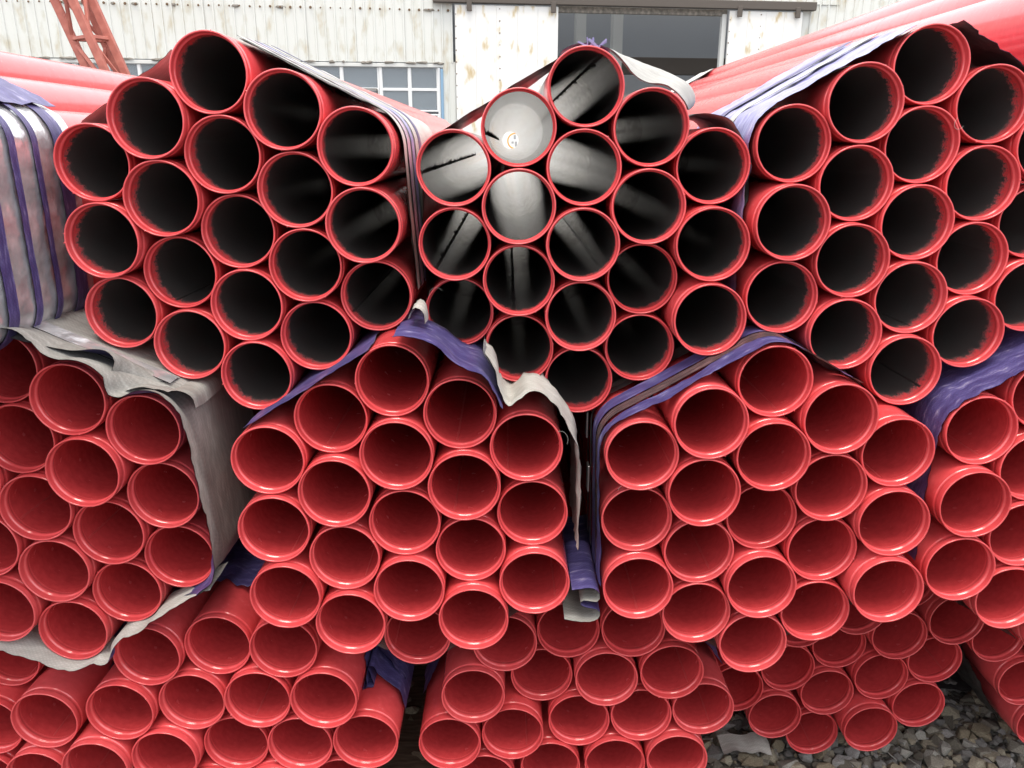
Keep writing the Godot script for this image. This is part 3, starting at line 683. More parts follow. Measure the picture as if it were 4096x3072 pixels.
func seam_mesh(sd: int, z0: float, z1: float, rough: float) -> Mesh:
	# ragged weld bead running along the bore at angle 0
	var st := SurfaceTool.new()
	st.begin(Mesh.PRIMITIVE_TRIANGLES)
	var rr := RandomNumberGenerator.new()
	rr.seed = sd
	var n := int((z1 - z0) / 0.008)
	var pr := []
	for i in n + 1:
		var z := lerpf(z0, z1, float(i) / n)
		var w := 0.0016 + rr.randf() * 0.0045 * rough
		var wl := w * (1.0 + (1.4 * rough if rr.randf() > 0.75 else 0.0))
		var h := 0.0009 + rr.randf() * 0.0012 * rough
		var r := 0.0778
		pr.append([Vector3(cos(-wl / r) * r, sin(-wl / r) * r, -z), Vector3(r - h, 0, -z), Vector3(cos(w / r) * r, sin(w / r) * r, -z)])
	for i in n:
		for j in 2:
			var a: Vector3 = pr[i][j]
			var b: Vector3 = pr[i][j + 1]
			var c: Vector3 = pr[i + 1][j]
			var d: Vector3 = pr[i + 1][j + 1]
			st.add_vertex(a); st.add_vertex(b); st.add_vertex(c)
			st.add_vertex(b); st.add_vertex(d); st.add_vertex(c)
	st.generate_normals()
	return st.commit()

func drip_mesh(sd: int) -> Mesh:
	var rr := RandomNumberGenerator.new()
	rr.seed = sd
	var pts: Array[Vector3] = []
	for i in 14:
		var d := Vector3(rr.randfn(), rr.randfn(), rr.randfn()).normalized()
		pts.append(d * rr.randf_range(0.9, 1.0))
	pts.append(Vector3(0, -1.8, 0))
	var st := SurfaceTool.new()
	st.begin(Mesh.PRIMITIVE_TRIANGLES)
	hull_tris(st, pts)
	st.generate_normals()
	return st.commit()

var BUNDLE := {
	"T1": "top-tier bundle beside the silver-wrapped stack",
	"T2": "top-tier bundle in front of the dark doorway",
	"T3": "top-tier bundle under the pale purple sheet",
	"TL": "silver-wrapped top-tier stack",
	"TR": "bundle of thicker pipes",
	"M0": "middle-tier bundle under the loose grey tarpaulin",
	"M1": "middle-tier bundle with crumpled white lining",
	"M2": "middle-tier bundle with brown film over purple",
	"M3": "middle-tier bundle with one dark purple corner",
	"ML": "middle-tier bundle under the silver-wrapped stack",
	"M4": "middle-tier bundle under the thicker pipes",
	"B4": "bottom bundle under the thicker pipes",
	"B0": "bottom bundle below the grey tarpaulin",
	"BL": "bottom bundle under the tarpaulin hem",
	"B1": "bottom bundle nearest the stones",
	"B2": "deep-set bottom bundle on the gravel",
	"B3": "bottom bundle behind the plastic strip",
}

func clock_name(q: Vector2) -> String:
	var names := ["twelve", "one", "two", "three", "four", "five", "six", "seven", "eight", "nine", "ten", "eleven"]
	if q.length() < 0.5: return "centre"
	var h := int(round(fposmod(90.0 - rad_to_deg(q.angle()), 360.0) / 30.0)) % 12
	return ("%s o'clock inner ring" if q.length() < 1.4 else "%s o'clock outer ring") % names[h]

func pipes():
	var walls := []
	var bores := []
	for i in 9:
		walls.append(wall_mesh(1.0 + i, [0.0165, 0.0175, 0.0155][i % 3]))
		bores.append(bore_mesh([0.0165, 0.0175, 0.0155][i % 3]))
	var rough_seams := []
	var fine_seams := []
	for i in 4:
		rough_seams.append(seam_mesh(400 + i, 0.045, 3.2, 1.0))
		fine_seams.append(seam_mesh(420 + i, 0.038, 1.6, 0.3))
	var drips := [drip_mesh(1), drip_mesh(2), drip_mesh(3)]
	# bores whose weld bead shows in the photograph: angle in degrees
	var SEAM := {"T2:12": 62.0, "T2:10": 188.0, "T2:11": 186.0, "T2:9": 232.0, "T2:i8": 262.0, "T2:c": 130.0, "T1:4": 215.0, "T1:5": 305.0, "M1:9": 290.0, "M1:i8": 300.0, "M2:12": 285.0, "M2:i12": 240.0, "M2:8": 275.0, "M2:i8": 300.0, "M2:2": 262.0, "M0:c": 215.0, "M0:i4": 205.0, "B0:f": 255.0, "BL:h": 262.0, "T3:8": 235.0, "B1:i": 300.0}
	for b in PIPES:
		var rows: Array = PIPES[b]
		C[b] = {}
		var lat := Vector2.ZERO
		var big: bool = b == "TR"
		for e in rows:
			C[b][e[0]] = Vector3(e[1], e[2], e[3])
		for e in rows:
			var key: String = e[0]
			var q := Vector2(e[4], e[5])
			var label := "red pipe, %s, %s" % [clock_name(q), BUNDLE[b]]
			if b == "TR": label = "thicker glossy red steel pipe, %s of its own bundle" % clock_name(q)
			var p := thing("steel_pipe", Vector3(e[1], e[2], -e[3]), label, "pipe", "red steel pipes stacked in hexagonal bundles")
			var v := rng.randi() % 9
			var rot := rng.randf() * TAU
			var s := Vector3.ONE
			if big: s = Vector3(1.327, 1.327, 1.0)
			p.scale = s
			var w := obj("outer_wall", walls[v], M.paints[rng.randi() % 4], p)
			w.rotation.z = rot
			var bo := MeshInstance3D.new()
			bo.mesh = bores[v]
			bo.name = "bore"
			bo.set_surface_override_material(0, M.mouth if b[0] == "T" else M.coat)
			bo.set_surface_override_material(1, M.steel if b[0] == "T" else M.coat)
			bo.rotation.z = rot
			p.add_child(bo)
			var sk: String = b + ":" + key
			if SEAM.has(sk):
				var ro: bool = b == "T2"
				var o := obj("weld_seam", (rough_seams if ro else fine_seams)[rng.randi() % 4], M.weld if b[0] == "T" else M.weld_red, p)
				o.rotation.z = deg_to_rad(SEAM[sk])
			elif b != "T2" and rng.randf() < 0.25:
				var o := obj("weld_seam", fine_seams[rng.randi() % 4], M.weld if b[0] == "T" else M.weld_red, p)
				o.rotation.z = deg_to_rad(rng.randf_range(200, 340))
			# paint runs left on the rim
			for i in rng.randi_range(0, 3):
				var an := rng.randf() * TAU
				var o := obj("paint_run", drips[rng.randi() % 3], M.paint, p, Vector3(cos(an) * 0.0805, sin(an) * 0.0805, 0.0002))
				o.rotation.z = an + PI / 2 + rng.randf_range(-0.4, 0.4)
				o.scale = Vector3(rng.randf_range(0.0012, 0.0024), rng.randf_range(0.0012, 0.0026), 0.0013)
	# timber bearers under the bottom tier
	for z in [2.6, 4.2, 6.4]:
		put_bar("bearer", Vector3(-2.3, 0.014, -z), Vector3(2.6, 0.014, -z), 0.12, 0.036, M.timber, self)
		get_child(get_child_count() - 1).name = numbered("timber_bearer")
		tag(get_child(get_child_count() - 1), "dark flat timber bearer under the bottom bundles, %s" % ("near the mouths" if z < 3.0 else ("halfway along the pipes" if z < 5.0 else "near the far ends")), "timber", "timber bearers under the stack")

# ------------------------------------------------------------------ wrapping
func belt(b: String, seq: Array, r: float) -> PackedVector2Array:
	# taut outline round the named pipes, taken clockwise as seen from the mouths
	var out := PackedVector2Array()
	var cs := []
	for k in seq: cs.append(Vector2(C[b][k].x, C[b][k].y))
	var nrm := []
	for i in cs.size() - 1:
		var d: Vector2 = (cs[i + 1] - cs[i]).normalized()
		nrm.append(Vector2(-d.y, d.x))
	for i in cs.size():
		if i == 0: out.append(cs[0] + nrm[0] * r)
		elif i == cs.size() - 1: out.append(cs[i] + nrm[i - 1] * r)
		else:
			var a0: float = nrm[i - 1].angle()
			var a1: float = nrm[i].angle()
			var da := wrapf(a1 - a0, -PI, PI)
			for k in 9:
				out.append(cs[i] + Vector2.from_angle(a0 + da * k / 8.0) * r)
	return out

func curve(pts: Array) -> PackedVector2Array:
	# Catmull-Rom through points given as [x, y]
	var out := PackedVector2Array()
	var n := pts.size()
	for i in n - 1:
		var p0 := Vector2(pts[maxi(i - 1, 0)][0], pts[maxi(i - 1, 0)][1])
		var p1 := Vector2(pts[i][0], pts[i][1])
		var p2 := Vector2(pts[i + 1][0], pts[i + 1][1])
		var p3 := Vector2(pts[mini(i + 2, n - 1)][0], pts[mini(i + 2, n - 1)][1])
		for k in 8:
			out.append(p1.cubic_interpolate(p2, p0, p3, k / 8.0))
	out.append(Vector2(pts[n - 1][0], pts[n - 1][1]))
	return out

func resample(p: PackedVector2Array, n: int) -> PackedVector2Array:
	var len := [0.0]
	for i in range(1, p.size()): len.append(len[i - 1] + p[i].distance_to(p[i - 1]))
	var out := PackedVector2Array()
	var k := 0
	for i in n + 1:
		var s: float = len[-1] * i / n
		while k < p.size() - 2 and len[k + 1] < s: k += 1
		var f: float = (s - len[k]) / maxf(len[k + 1] - len[k], 1e-6)
		out.append(p[k].lerp(p[k + 1], clampf(f, 0, 1)))
	return out

func drape(called: String, label: String, category: String, group: String, front: PackedVector2Array, back: PackedVector2Array, z0: float, z1: float, outer: Material, inner: Material, o := {}) -> MeshInstance3D:
	# sheet from the front outline at depth z0 to the back outline at depth z1
	var ripple: float = o.get("ripple", 0.004)
	var rag: float = o.get("rag", 0.012)
	var thick: float = o.get("thick", 0.0009)
	var ease: float = o.get("ease", 1.0)
	var clear: Array = o.get("clear", [])
	var sd: float = o.get("seed", float(used.size()) * 3.7)
	var total := 0.0
	for i in range(1, front.size()): total += front[i].distance_to(front[i - 1])
	var nu := clampi(int(total / 0.010), 10, 150)
	var nv := clampi(int((z1 - z0) / 0.02), 4, 22)
	var A := resample(front, nu)
	var B := resample(back, nu)
	# pipes the sheet lies on, and other pipes near it
	var box := Rect2(A[0], Vector2.ZERO)
	for q in A: box = box.expand(q)
	for q in B: box = box.expand(q)
	box = box.grow(R + 0.03)
	var own: Array[Vector3] = []
	var others: Array[Vector3] = []
	for bk in C:
		if bk == "TR": continue
		for k in C[bk]:
			var c: Vector3 = C[bk][k]
			if not box.has_point(Vector2(c.x, c.y)): continue
			if clear.has(bk): own.append(c)
			else: others.append(c)
	var grid := []
	for i in nu + 1:
		var col := []
		var d0 := (A[mini(i + 1, nu)] - A[maxi(i - 1, 0)]).normalized()
		var n0 := Vector2(-d0.y, d0.x)
		var u := float(i) / nu * total
		var zf := z0 + rag * noise.get_noise_2d(u * 5.0, sd) + rag * 0.4 * noise.get_noise_2d(u * 31.0, sd + 9.0)
		var zb := z1 + rag * noise.get_noise_2d(u * 6.0, sd + 40.0)
		for j in nv + 1:
			var v := float(j) / nv
			var p := A[i].lerp(B[i], smoothstep(0.0, 1.0, clampf(v / ease, 0.0, 1.0)))
			var w := v * (z1 - z0)
			var f := noise.get_noise_3d(u * 1.7, w * 26.0, sd) * 0.6 + noise.get_noise_3d(u * 7.0, w * 11.0, sd + 5.0) * 0.7 + noise.get_noise_3d(u * 2.5, w * 4.0, sd + 15.0)
			f -= 0.9 * absf(noise.get_noise_3d(u * 11.0 + w * 9.0, w * 16.0 - u * 6.0, sd + 25.0))
			p += n0 * (ripple * (0.75 + f))
			var zz := lerpf(zf, zb, v)
			for pass_no in 2:
				for c in own:
					var dv := p - Vector2(c.x, c.y)
					if dv.length() < R + 0.003: p = Vector2(c.x, c.y) + dv.normalized() * (R + 0.003)
				for c in others:
					if zz < c.z - 0.006: continue
					var dv := p - Vector2(c.x, c.y)
					if dv.length() < R + 0.0035: p = Vector2(c.x, c.y) + dv.normalized() * (R + 0.0035)
			col.append(Vector3(p.x, p.y, -zz))
		grid.append(col)
	var am := ArrayMesh.new()
	var nn := []
	for i in nu + 1:
		var col := []
		for j in nv + 1:
			var du: Vector3 = grid[mini(i + 1, nu)][j] - grid[maxi(i - 1, 0)][j]
			var dv: Vector3 = grid[i][mini(j + 1, nv)] - grid[i][maxi(j - 1, 0)]
			col.append(dv.cross(du).normalized() * -1.0)
		nn.append(col)
	for side in [1, -1]:
		var vs := PackedVector3Array()
		var ns := PackedVector3Array()
		var us := PackedVector2Array()
		var ix := PackedInt32Array()
		for i in nu + 1:
			for j in nv + 1:
				vs.append(grid[i][j] + nn[i][j] * thick * 0.5 * side)
				ns.append(nn[i][j] * side)
				us.append(Vector2(float(i) / nu * total, float(j) / nv * (z1 - z0)))
		for i in nu:
			for j in nv:
				var a := i * (nv + 1) + j
				var b := a + nv + 1
				if side == -1: ix.append_array([a, b, a + 1, b, b + 1, a + 1])
				else: ix.append_array([a, a + 1, b, b, a + 1, b + 1])
		if side == 1:
			# hem closing the front and back edges
			for j in [0, nv]:
				var base := vs.size()
				for i in nu + 1:
					for s in [0.5, -0.5]:
						vs.append(grid[i][j] + nn[i][j] * thick * s)
						ns.append(Vector3(0, 0, 1 if j == 0 else -1))
						us.append(Vector2(float(i) / nu * total, s * 0.01))
				for i in nu:
					var a := base + i * 2
					ix.append_array([a, a + 1, a + 2, a + 1, a + 3, a + 2])
		var arr := []
		arr.resize(Mesh.ARRAY_MAX)
		arr[Mesh.ARRAY_VERTEX] = vs
		arr[Mesh.ARRAY_NORMAL] = ns
		arr[Mesh.ARRAY_TEX_UV] = us
		arr[Mesh.ARRAY_INDEX] = ix
		am.add_surface_from_arrays(Mesh.PRIMITIVE_TRIANGLES, arr)
	am.surface_set_material(0, outer)
	am.surface_set_material(1, inner)
	var mi := MeshInstance3D.new()
	mi.mesh = am
	mi.name = numbered(called)
	add_child(mi)
	tag(mi, label, category, group)
	return mi

func wrap_sheet(b: String, seq: Array, gap: float, z0: float, z1: float, outer: Material, inner: Material, called: String, label: String, category := "sheet", group := "plastic sheets wrapped round the bundles", o := {}):
	var p := belt(b, seq, R + gap)
	if not o.has("clear"): o.clear = [b]
	return drape(called, label, category, group, p, p, z0, z1, outer, inner, o)

func strap(b: String, seq: Array, gap: float, z0: float, w: float, m: Material, called: String, label: String, group: String):
	return wrap_sheet(b, seq, gap, z0, z0 + w, m, m, called, label, "strap", group, {"ripple": 0.0012, "rag": 0.003, "thick": 0.001, "clear": [b]})

func wraps():
	var G := "plastic sheets wrapped round the bundles"
	# --- T1
	var f := curve([[-0.7481, 2.1309], [-0.7666, 2.1147], [-0.7858, 2.1013], [-0.8254, 2.0752], [-0.8826, 2.0372], [-0.9092, 2.0195], [-0.9374, 1.9987], [-0.9667, 1.9788], [-0.9895, 1.9547], [-1.0059, 1.9193]])
	drape("wrapping_sheet", "loose pale sheet with dark lining over the bundle beside the silver-wrapped stack", "sheet", G, f, f, 1.88, 2.5, M.white_tarp, M.dark_sheet, {"ripple": 0.003, "clear": ["T1"]})
	wrap_sheet("T1", ["12", "2", "4"], 0.003, 1.86, 2.7, M.white_tarp, M.dark_sheet, "wrapping_sheet", "pale sheet with dark lining running down beside the doorway bundle", "sheet", G)
	var cols := [M.white_tarp, M.pink_film, M.pale_purple, M.white_tarp, M.purple]
	var nm := ["foremost white strap tight round the pipes by the silver-wrapped stack", "pinkish film strap behind the foremost white strap", "pale purple strap behind the pinkish film strap", "white strap between a pale and a deep purple strap", "deep purple strap behind the white strap"]
	for i in 5:
		strap("T1", ["12", "2", "4"], 0.009 + 0.002 * i, 1.84 + 0.062 * i, 0.05, cols[i], "plastic_strap", nm[i], "straps of the bundle by the silver stack")
	# --- T2
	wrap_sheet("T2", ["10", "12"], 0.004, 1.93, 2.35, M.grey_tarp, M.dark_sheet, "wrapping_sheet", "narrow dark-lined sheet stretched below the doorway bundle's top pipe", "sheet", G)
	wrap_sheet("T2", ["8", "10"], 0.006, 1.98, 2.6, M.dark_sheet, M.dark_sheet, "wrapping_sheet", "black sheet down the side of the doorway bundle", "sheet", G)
	f = curve([[0.165, 2.1349], [0.1931, 2.1331], [0.2133, 2.1285], [0.2339, 2.1156], [0.2528, 2.0969], [0.2791, 2.0726], [0.3103, 2.0575], [0.3483, 2.05], [0.3823, 2.0271], [0.3993, 2.0021]])
	var bk := curve([[0.1858, 2.1549], [0.2231, 2.151], [0.2866, 2.1278], [0.3539, 2.1034], [0.406, 2.0819], [0.4384, 2.0622], [0.4524, 2.0362], [0.4481, 2.0183], [0.4364, 2.0088]])
	drape("wrapping_sheet", "grey-white sheet bulging loosely over the top pipe before the dark doorway", "sheet", G, f, bk, 1.83, 2.02, M.grey_tarp, M.dark_sheet, {"clear": ["T2"], "rag": 0.02})
	f = curve([[0.404, 1.9788], [0.4073, 1.9905], [0.4337, 1.9944], [0.4597, 1.9906], [0.4882, 1.9819], [0.5093, 1.9633], [0.5317, 1.9318], [0.5461, 1.911], [0.5512, 1.8899], [0.544, 1.8647], [0.5509, 1.8002], [0.5574, 1.7163], [0.557, 1.6734]])
	drape("wrapping_sheet", "dark wavy sheet folded round the outer shoulder pipe before the doorway", "sheet", G, f, f, 1.83, 2.15, M.dark_sheet, M.grey_tarp, {"clear": ["T2"], "rag": 0.03})
	wrap_sheet("T2", ["4", "6", "7"], 0.006, 1.88, 2.7, M.white_tarp, M.white_tarp, "wrapping_sheet", "white sheet under the lowest pipe of the doorway bundle", "sheet", G)
	# frayed purple tie on top
	var tie := thing("frayed_tie", Vector3(C.T2["12"].x, C.T2["12"].y + R - 0.002, -1.80), "frayed pale purple tie on top of the doorway bundle", "tie")
	for i in 9:
		var a := rng.randf_range(-1.2, 1.2)
		var l := rng.randf_range(0.006, 0.026)
		var p0 := Vector3(rng.randf_range(-0.022, 0.03), 0, rng.randf_range(-0.01, 0.01))
		put_bar("thread", p0, p0 + Vector3(sin(a) * l, cos(a) * l, 0.003), 0.0022 + rng.randf() * 0.003, 0.001, M.pale_purple, tie, Vector3(0, 0, 1))
	var c12 := Vector2(C.T2["12"].x, C.T2["12"].y)
	var arc := PackedVector2Array()
	for i in 13: arc.append(c12 + Vector2.from_angle(deg_to_rad(125.0 - 70.0 * i / 12.0)) * (R + 0.005))
	drape("plastic_strap", "pale purple strap end hugging the top pipe before the doorway", "strap", "", arc, arc, 1.80, 1.87, M.pale_purple, M.pale_purple, {"ripple": 0.002, "rag": 0.02, "clear": ["T2"]})
	# --- T3
	wrap_sheet("T3", ["8", "10", "12"], 0.005, 1.80, 2.36, M.pale_purple, M.dark_sheet, "wrapping_sheet", "pale purple sheet sloping over the bundle beside the thicker pipes", "sheet", G, {"ripple": 0.007, "rag": 0.02})
	wrap_sheet("T3", ["12", "2"], 0.006, 1.80, 2.3, M.pale_purple, M.dark_sheet, "wrapping_sheet", "pale purple sheet with striped grey lining facing the thicker pipes", "sheet", G, {"ripple": 0.01, "rag": 0.03})
	strap("T3", ["8", "10", "12"], 0.013, 1.98, 0.05, M.white_tarp, "plastic_strap", "white strap lying across the pale purple sheet", "straps of the pale purple bundle")
	strap("T3", ["8", "10", "12"], 0.013, 2.12, 0.05, M.purple, "plastic_strap", "purple strap lying across the pale purple sheet", "straps of the pale purple bundle")
	# --- TL, silver film and purple straps
	wrap_sheet("TL", ["12", "2", "4", "6"], 0.004, 1.2, 1.97, M.silver, M.silver, "silver_film", "crinkled silver film wrapped round the stack with purple straps", "film", G, {"ripple": 0.006, "clear": ["TL"]})
	wrap_sheet("TL", ["11", "12", "1", "2"], 0.014, 1.25, 1.99, M.purple, M.purple, "wrapping_sheet", "purple sheet over the shoulder of the silver-wrapped stack", "sheet", G, {"ripple": 0.008})
	var pl := ["narrowest purple strap round the silver film", "wide purple strap next to the narrowest on silver film", "purple strap in the middle of the five on silver film", "narrow purple strap beside the widest on silver film", "widest purple strap on silver film, next to the red mouths"]
	var zs := [[1.50, 0.02], [1.60, 0.036], [1.70, 0.024], [1.785, 0.022], [1.872, 0.05]]
	for i in zs.size():
		strap("TL", ["1", "2", "4", "6"], 0.014, zs[i][0], zs[i][1], M.purple, "plastic_strap", pl[i], "purple straps round the silver film")
	# --- TR, white film at its far end
	wrap_sheet("TR", ["10", "12"], 0.03, 7.2, 7.75, M.white_tarp, M.white_tarp, "wrapping_sheet", "white film at the far end of the thicker pipes", "sheet", G, {"clear": []})
	# --- M0 tarpaulin
	f = curve([[-1.0869, 1.5682], [-1.0499, 1.5624], [-1.0249, 1.5584], [-1.0071, 1.5407], [-0.988, 1.5189], [-0.9665, 1.5039], [-0.9402, 1.4939], [-0.912, 1.4949], [-0.8845, 1.4859], [-0.8633, 1.4727], [-0.8515, 1.4544], [-0.8509, 1.4319], [-0.8463, 1.4175], [-0.8295, 1.4113], [-0.8119, 1.4175], [-0.7892, 1.4258], [-0.7657, 1.4258], [-0.7377, 1.4154], [-0.7159, 1.3936], [-0.7016, 1.3653], [-0.6946, 1.3251], [-0.6879, 1.2636], [-0.6804, 1.1974], [-0.6758, 1.1297], [-0.6711, 1.0604], [-0.6731, 0.9955], [-0.6851, 0.9632], [-0.7222, 0.9366]])
	var bb := belt("M0", ["12", "2", "4", "5"], R + 0.006)
	drape("tarpaulin", "grey tarpaulin with purple lining draped over pipes below the silver-wrapped stack", "tarpaulin", G, f, bb, 1.585, 2.06, M.grey_tarp, M.purple, {"clear": ["M0"], "ripple": 0.002, "rag": 0.015, "thick": 0.0012, "ease": 0.3})
	f = curve([[-1.1378, 1.5542], [-1.0894, 1.546], [-1.0505, 1.5347], [-0.9874, 1.5171], [-0.935, 1.5057], [-0.8783, 1.5078], [-0.8525, 1.4985], [-0.8463, 1.4786], [-0.8567, 1.4553], [-0.8694, 1.4383]])
	bk = belt("M0", ["12", "2"], R + 0.010)
	drape("tarpaulin_fold", "upper fold of grey tarpaulin lifting off to show its purple underside", "tarpaulin", G, f, bk, 1.62, 2.2, M.grey_tarp, M.purple, {"clear": ["M0"], "ripple": 0.0015, "rag": 0.012, "thick": 0.0012, "ease": 0.2})
	f = curve([[-0.8622, 1.3965], [-0.8334, 1.4116], [-0.7938, 1.4245], [-0.7638, 1.4191], [-0.7351, 1.4116], [-0.7233, 1.4159], [-0.6905, 1.4073], [-0.6827, 1.377]])
	bk = curve([[-0.8934, 1.3732], [-0.8635, 1.3888], [-0.8225, 1.4022], [-0.7914, 1.3966], [-0.7617, 1.3888], [-0.7495, 1.3933], [-0.7155, 1.3844], [-0.7074, 1.353]])
	drape("tarpaulin_fold", "small raised tarpaulin fold above the corner pipe", "tarpaulin", G, f, bk, 1.62, 2.0, M.grey_tarp, M.purple, {"clear": ["M0"], "ripple": 0.002, "rag": 0.012, "thick": 0.0012, "ease": 0.3})
	strap("M0", ["12", "2"], 0.012, 1.70, 0.05, M.silver, "steel_strap", "shiny steel strap crossing the grey tarpaulin", "steel straps")
	f = curve([[-0.6892, 0.9467], [-0.7235, 0.9284], [-0.7641, 0.9038], [-0.8229, 0.8666], [-0.8875, 0.8315], [-0.941, 0.7793], [-0.9588, 0.7405], [-0.9895, 0.7354], [-1.0155, 0.7458], [-1.0497, 0.7394], [-1.0821, 0.7434], [-1.1451, 0.7617], [-1.2077, 0.7799], [-1.2498, 0.7889]])
	drape("tarpaulin", "pale hem of tarpaulin hanging under the lowest pipes below the grey tarpaulin", "tarpaulin", G, f, f, 1.60, 1.72, M.purple, M.white_tarp, {"clear": ["M0"], "ripple": 0.003, "rag": 0.02})
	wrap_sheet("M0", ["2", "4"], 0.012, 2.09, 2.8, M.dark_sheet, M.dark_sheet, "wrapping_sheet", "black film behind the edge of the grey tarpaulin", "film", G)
	# --- M1
	wrap_sheet("M1", ["10", "12"], 0.004, 1.64, 1.95, M.purple, M.grey_tarp, "wrapping_sheet", "purple sheet edge slanting up to the crumpled white lining", "sheet", G, {"ripple": 0.004})
	f = curve([[-0.2402, 1.5373], [-0.211, 1.5393], [-0.1772, 1.5303], [-0.1485, 1.5132], [-0.11, 1.4818], [-0.0856, 1.4726], [-0.0563, 1.4572], [-0.0367, 1.4303], [-0.0249, 1.4053], [-0.012, 1.38]])
	bk = curve([[-0.2532, 1.5306], [-0.2228, 1.5327], [-0.1879, 1.5234], [-0.1581, 1.5057], [-0.1182, 1.4731], [-0.0929, 1.4635], [-0.0624, 1.4476], [-0.0422, 1.4197], [-0.03, 1.3938], [-0.0166, 1.3676]])
	drape("wrapping_sheet", "crumpled purple sheet folded over two upper pipes beside the white lining", "sheet", G, f, bk, 1.60, 1.92, M.purple, M.grey_tarp, {"clear": ["M1"], "ripple": 0.007, "rag": 0.02})
	f = curve([[-0.0549, 1.492], [-0.0331, 1.4609], [-0.0233, 1.4082], [0.0031, 1.3761], [0.0284, 1.3975], [0.0435, 1.4103], [0.0719, 1.4061], [0.1049, 1.3761], [0.1324, 1.3328], [0.1509, 1.2888], [0.1583, 1.2442], [0.157, 1.1759], [0.1555, 1.0227]])
	bk = curve([[-0.0522, 1.4813], [-0.0299, 1.4494], [-0.0199, 1.3954], [0.0071, 1.3625], [0.0331, 1.3845], [0.0486, 1.3976], [0.0777, 1.3932], [0.1115, 1.3625], [0.1396, 1.3181], [0.1586, 1.2731], [0.1662, 1.2273], [0.1648, 1.1574], [0.1633, 1.0004]])
	drape("wrapping_sheet", "crumpled white woven lining running down between two middle-tier bundles", "sheet", G, f, bk, 1.63, 1.95, M.white_tarp, M.white_tarp, {"clear": ["M1"], "ripple": 0.009, "rag": 0.02})
	f = curve([[-0.2143, 1.5581], [-0.2085, 1.5769], [-0.1992, 1.581], [-0.1894, 1.5685], [-0.188, 1.5476]])
	drape("sheet_corner", "small crumpled white sheet corner poking up between two top-tier bundles", "sheet", G, f, f, 1.70, 1.80, M.white_tarp, M.white_tarp, {"clear": ["M1"], "ripple": 0.006, "rag": 0.02})
	wrap_sheet("M1", ["4", "6", "8"], 0.006, 1.70, 2.3, M.grey_tarp, M.grey_tarp, "wrapping_sheet", "grey sheet under the lowest pipe of the bundle with white lining", "sheet", G)
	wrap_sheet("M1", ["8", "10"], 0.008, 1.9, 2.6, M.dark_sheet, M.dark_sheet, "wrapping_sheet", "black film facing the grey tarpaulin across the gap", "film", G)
	# --- M2
	wrap_sheet("M2", ["8", "10", "12", "1"], 0.004, 1.635, 1.69, M.purple, M.grey_tarp, "wrapping_sheet", "purple sheet with a brown film strip over the bundle beside the white lining", "sheet", G, {"ripple": 0.005, "rag": 0.02})
	strap("M2", ["8", "10", "12", "1"], 0.006, 1.693, 0.042, M.brown_film, "plastic_strap", "scuffed brown film strip behind the purple sheet", "straps of the bundle with brown film")
	strap("M2", ["8", "10", "12", "1"], 0.007, 1.738, 0.06, M.purple, "plastic_strap", "purple strap behind the brown film strip", "straps of the bundle with brown film")
	strap("M2", ["8", "10", "12", "2"], 0.007, 1.83, 0.032, M.strap, "steel_strap", "thin steel strap behind the brown film strip", "steel straps")
	strap("M2", ["8", "10", "12", "2"], 0.007, 1.90, 0.032, M.strap, "steel_strap", "second thin steel strap behind the brown film strip", "steel straps")
	wrap_sheet("M2", ["12", "2"], 0.003, 1.78, 2.3, M.purple, M.grey_tarp, "wrapping_sheet", "purple sheet seen edge on between middle and top tiers", "sheet", G, {"ripple": 0.002, "rag": 0.006})
	wrap_sheet("M2", ["2", "4"], 0.004, 1.75, 2.3, M.grey_tarp, M.grey_tarp, "wrapping_sheet", "grey sheet down the side facing the dark purple corner", "sheet", G, {"ripple": 0.003})
	wrap_sheet("M2", ["4", "6", "8"], 0.006, 1.72, 2.3, M.grey_tarp, M.grey_tarp, "wrapping_sheet", "grey sheet under the lowest pipe above the deep-set bundle", "sheet", G)
	# strap seals
	for q in [["M2", 1.83], ["M2", 1.90]]:
		var c: Vector3 = C.M2["9"]
		var sl := obj("strap_seal", box_mesh(Vector3(0.005, 0.07, 0.034), 0.001), M.strap, self, Vector3(c.x - R - 0.012, c.y + 0.02 + (0.12 if q[1] > 1.86 else 0.0), -q[1] - 0.016))
		tag(sl, "%s crimped metal seal on the steel straps beside the white lining" % ("upper" if q[1] > 1.86 else "lower"), "strap seal", "strap seals beside the white lining")
	# --- M3
	wrap_sheet("M3", ["8", "10", "12"], 0.004, 1.67, 1.95, M.purple, M.grey_tarp, "wrapping_sheet", "dark purple sheet round the corner pipe", "sheet", G, {"ripple": 0.005, "rag": 0.02})
	wrap_sheet("M3", ["10", "12"], 0.012, 1.96, 2.3, M.white_tarp, M.grey_tarp, "wrapping_sheet", "white sheet behind the dark purple corner", "sheet", G, {"ripple": 0.006})
	wrap_sheet("M3", ["6", "8"], 0.006, 1.72, 2.3, M.grey_tarp, M.grey_tarp, "wrapping_sheet", "grey sheet under the bundle with the dark purple corner", "sheet", G)
	# --- bottom tier
	wrap_sheet("B0", ["i", "a", "c", "m"], 0.008, 1.80, 2.15, M.purple, M.purple, "wrapping_sheet", "purple sheet over the bottom bundle below the grey tarpaulin", "sheet", G, {"ripple": 0.012, "rag": 0.05})
	wrap_sheet("B1", ["h", "a", "c", "l"], 0.008, 1.86, 2.2, M.purple, M.purple, "wrapping_sheet", "purple sheet over the bottom bundle nearest the stones", "sheet", G, {"ripple": 0.008, "rag": 0.03})
	wrap_sheet("BL", ["n", "h"], 0.006, 1.8, 2.1, M.purple, M.purple, "wrapping_sheet", "purple sheet edge over the end bundle of the bottom row", "sheet", G, {"clear": ["BL", "B0"]})
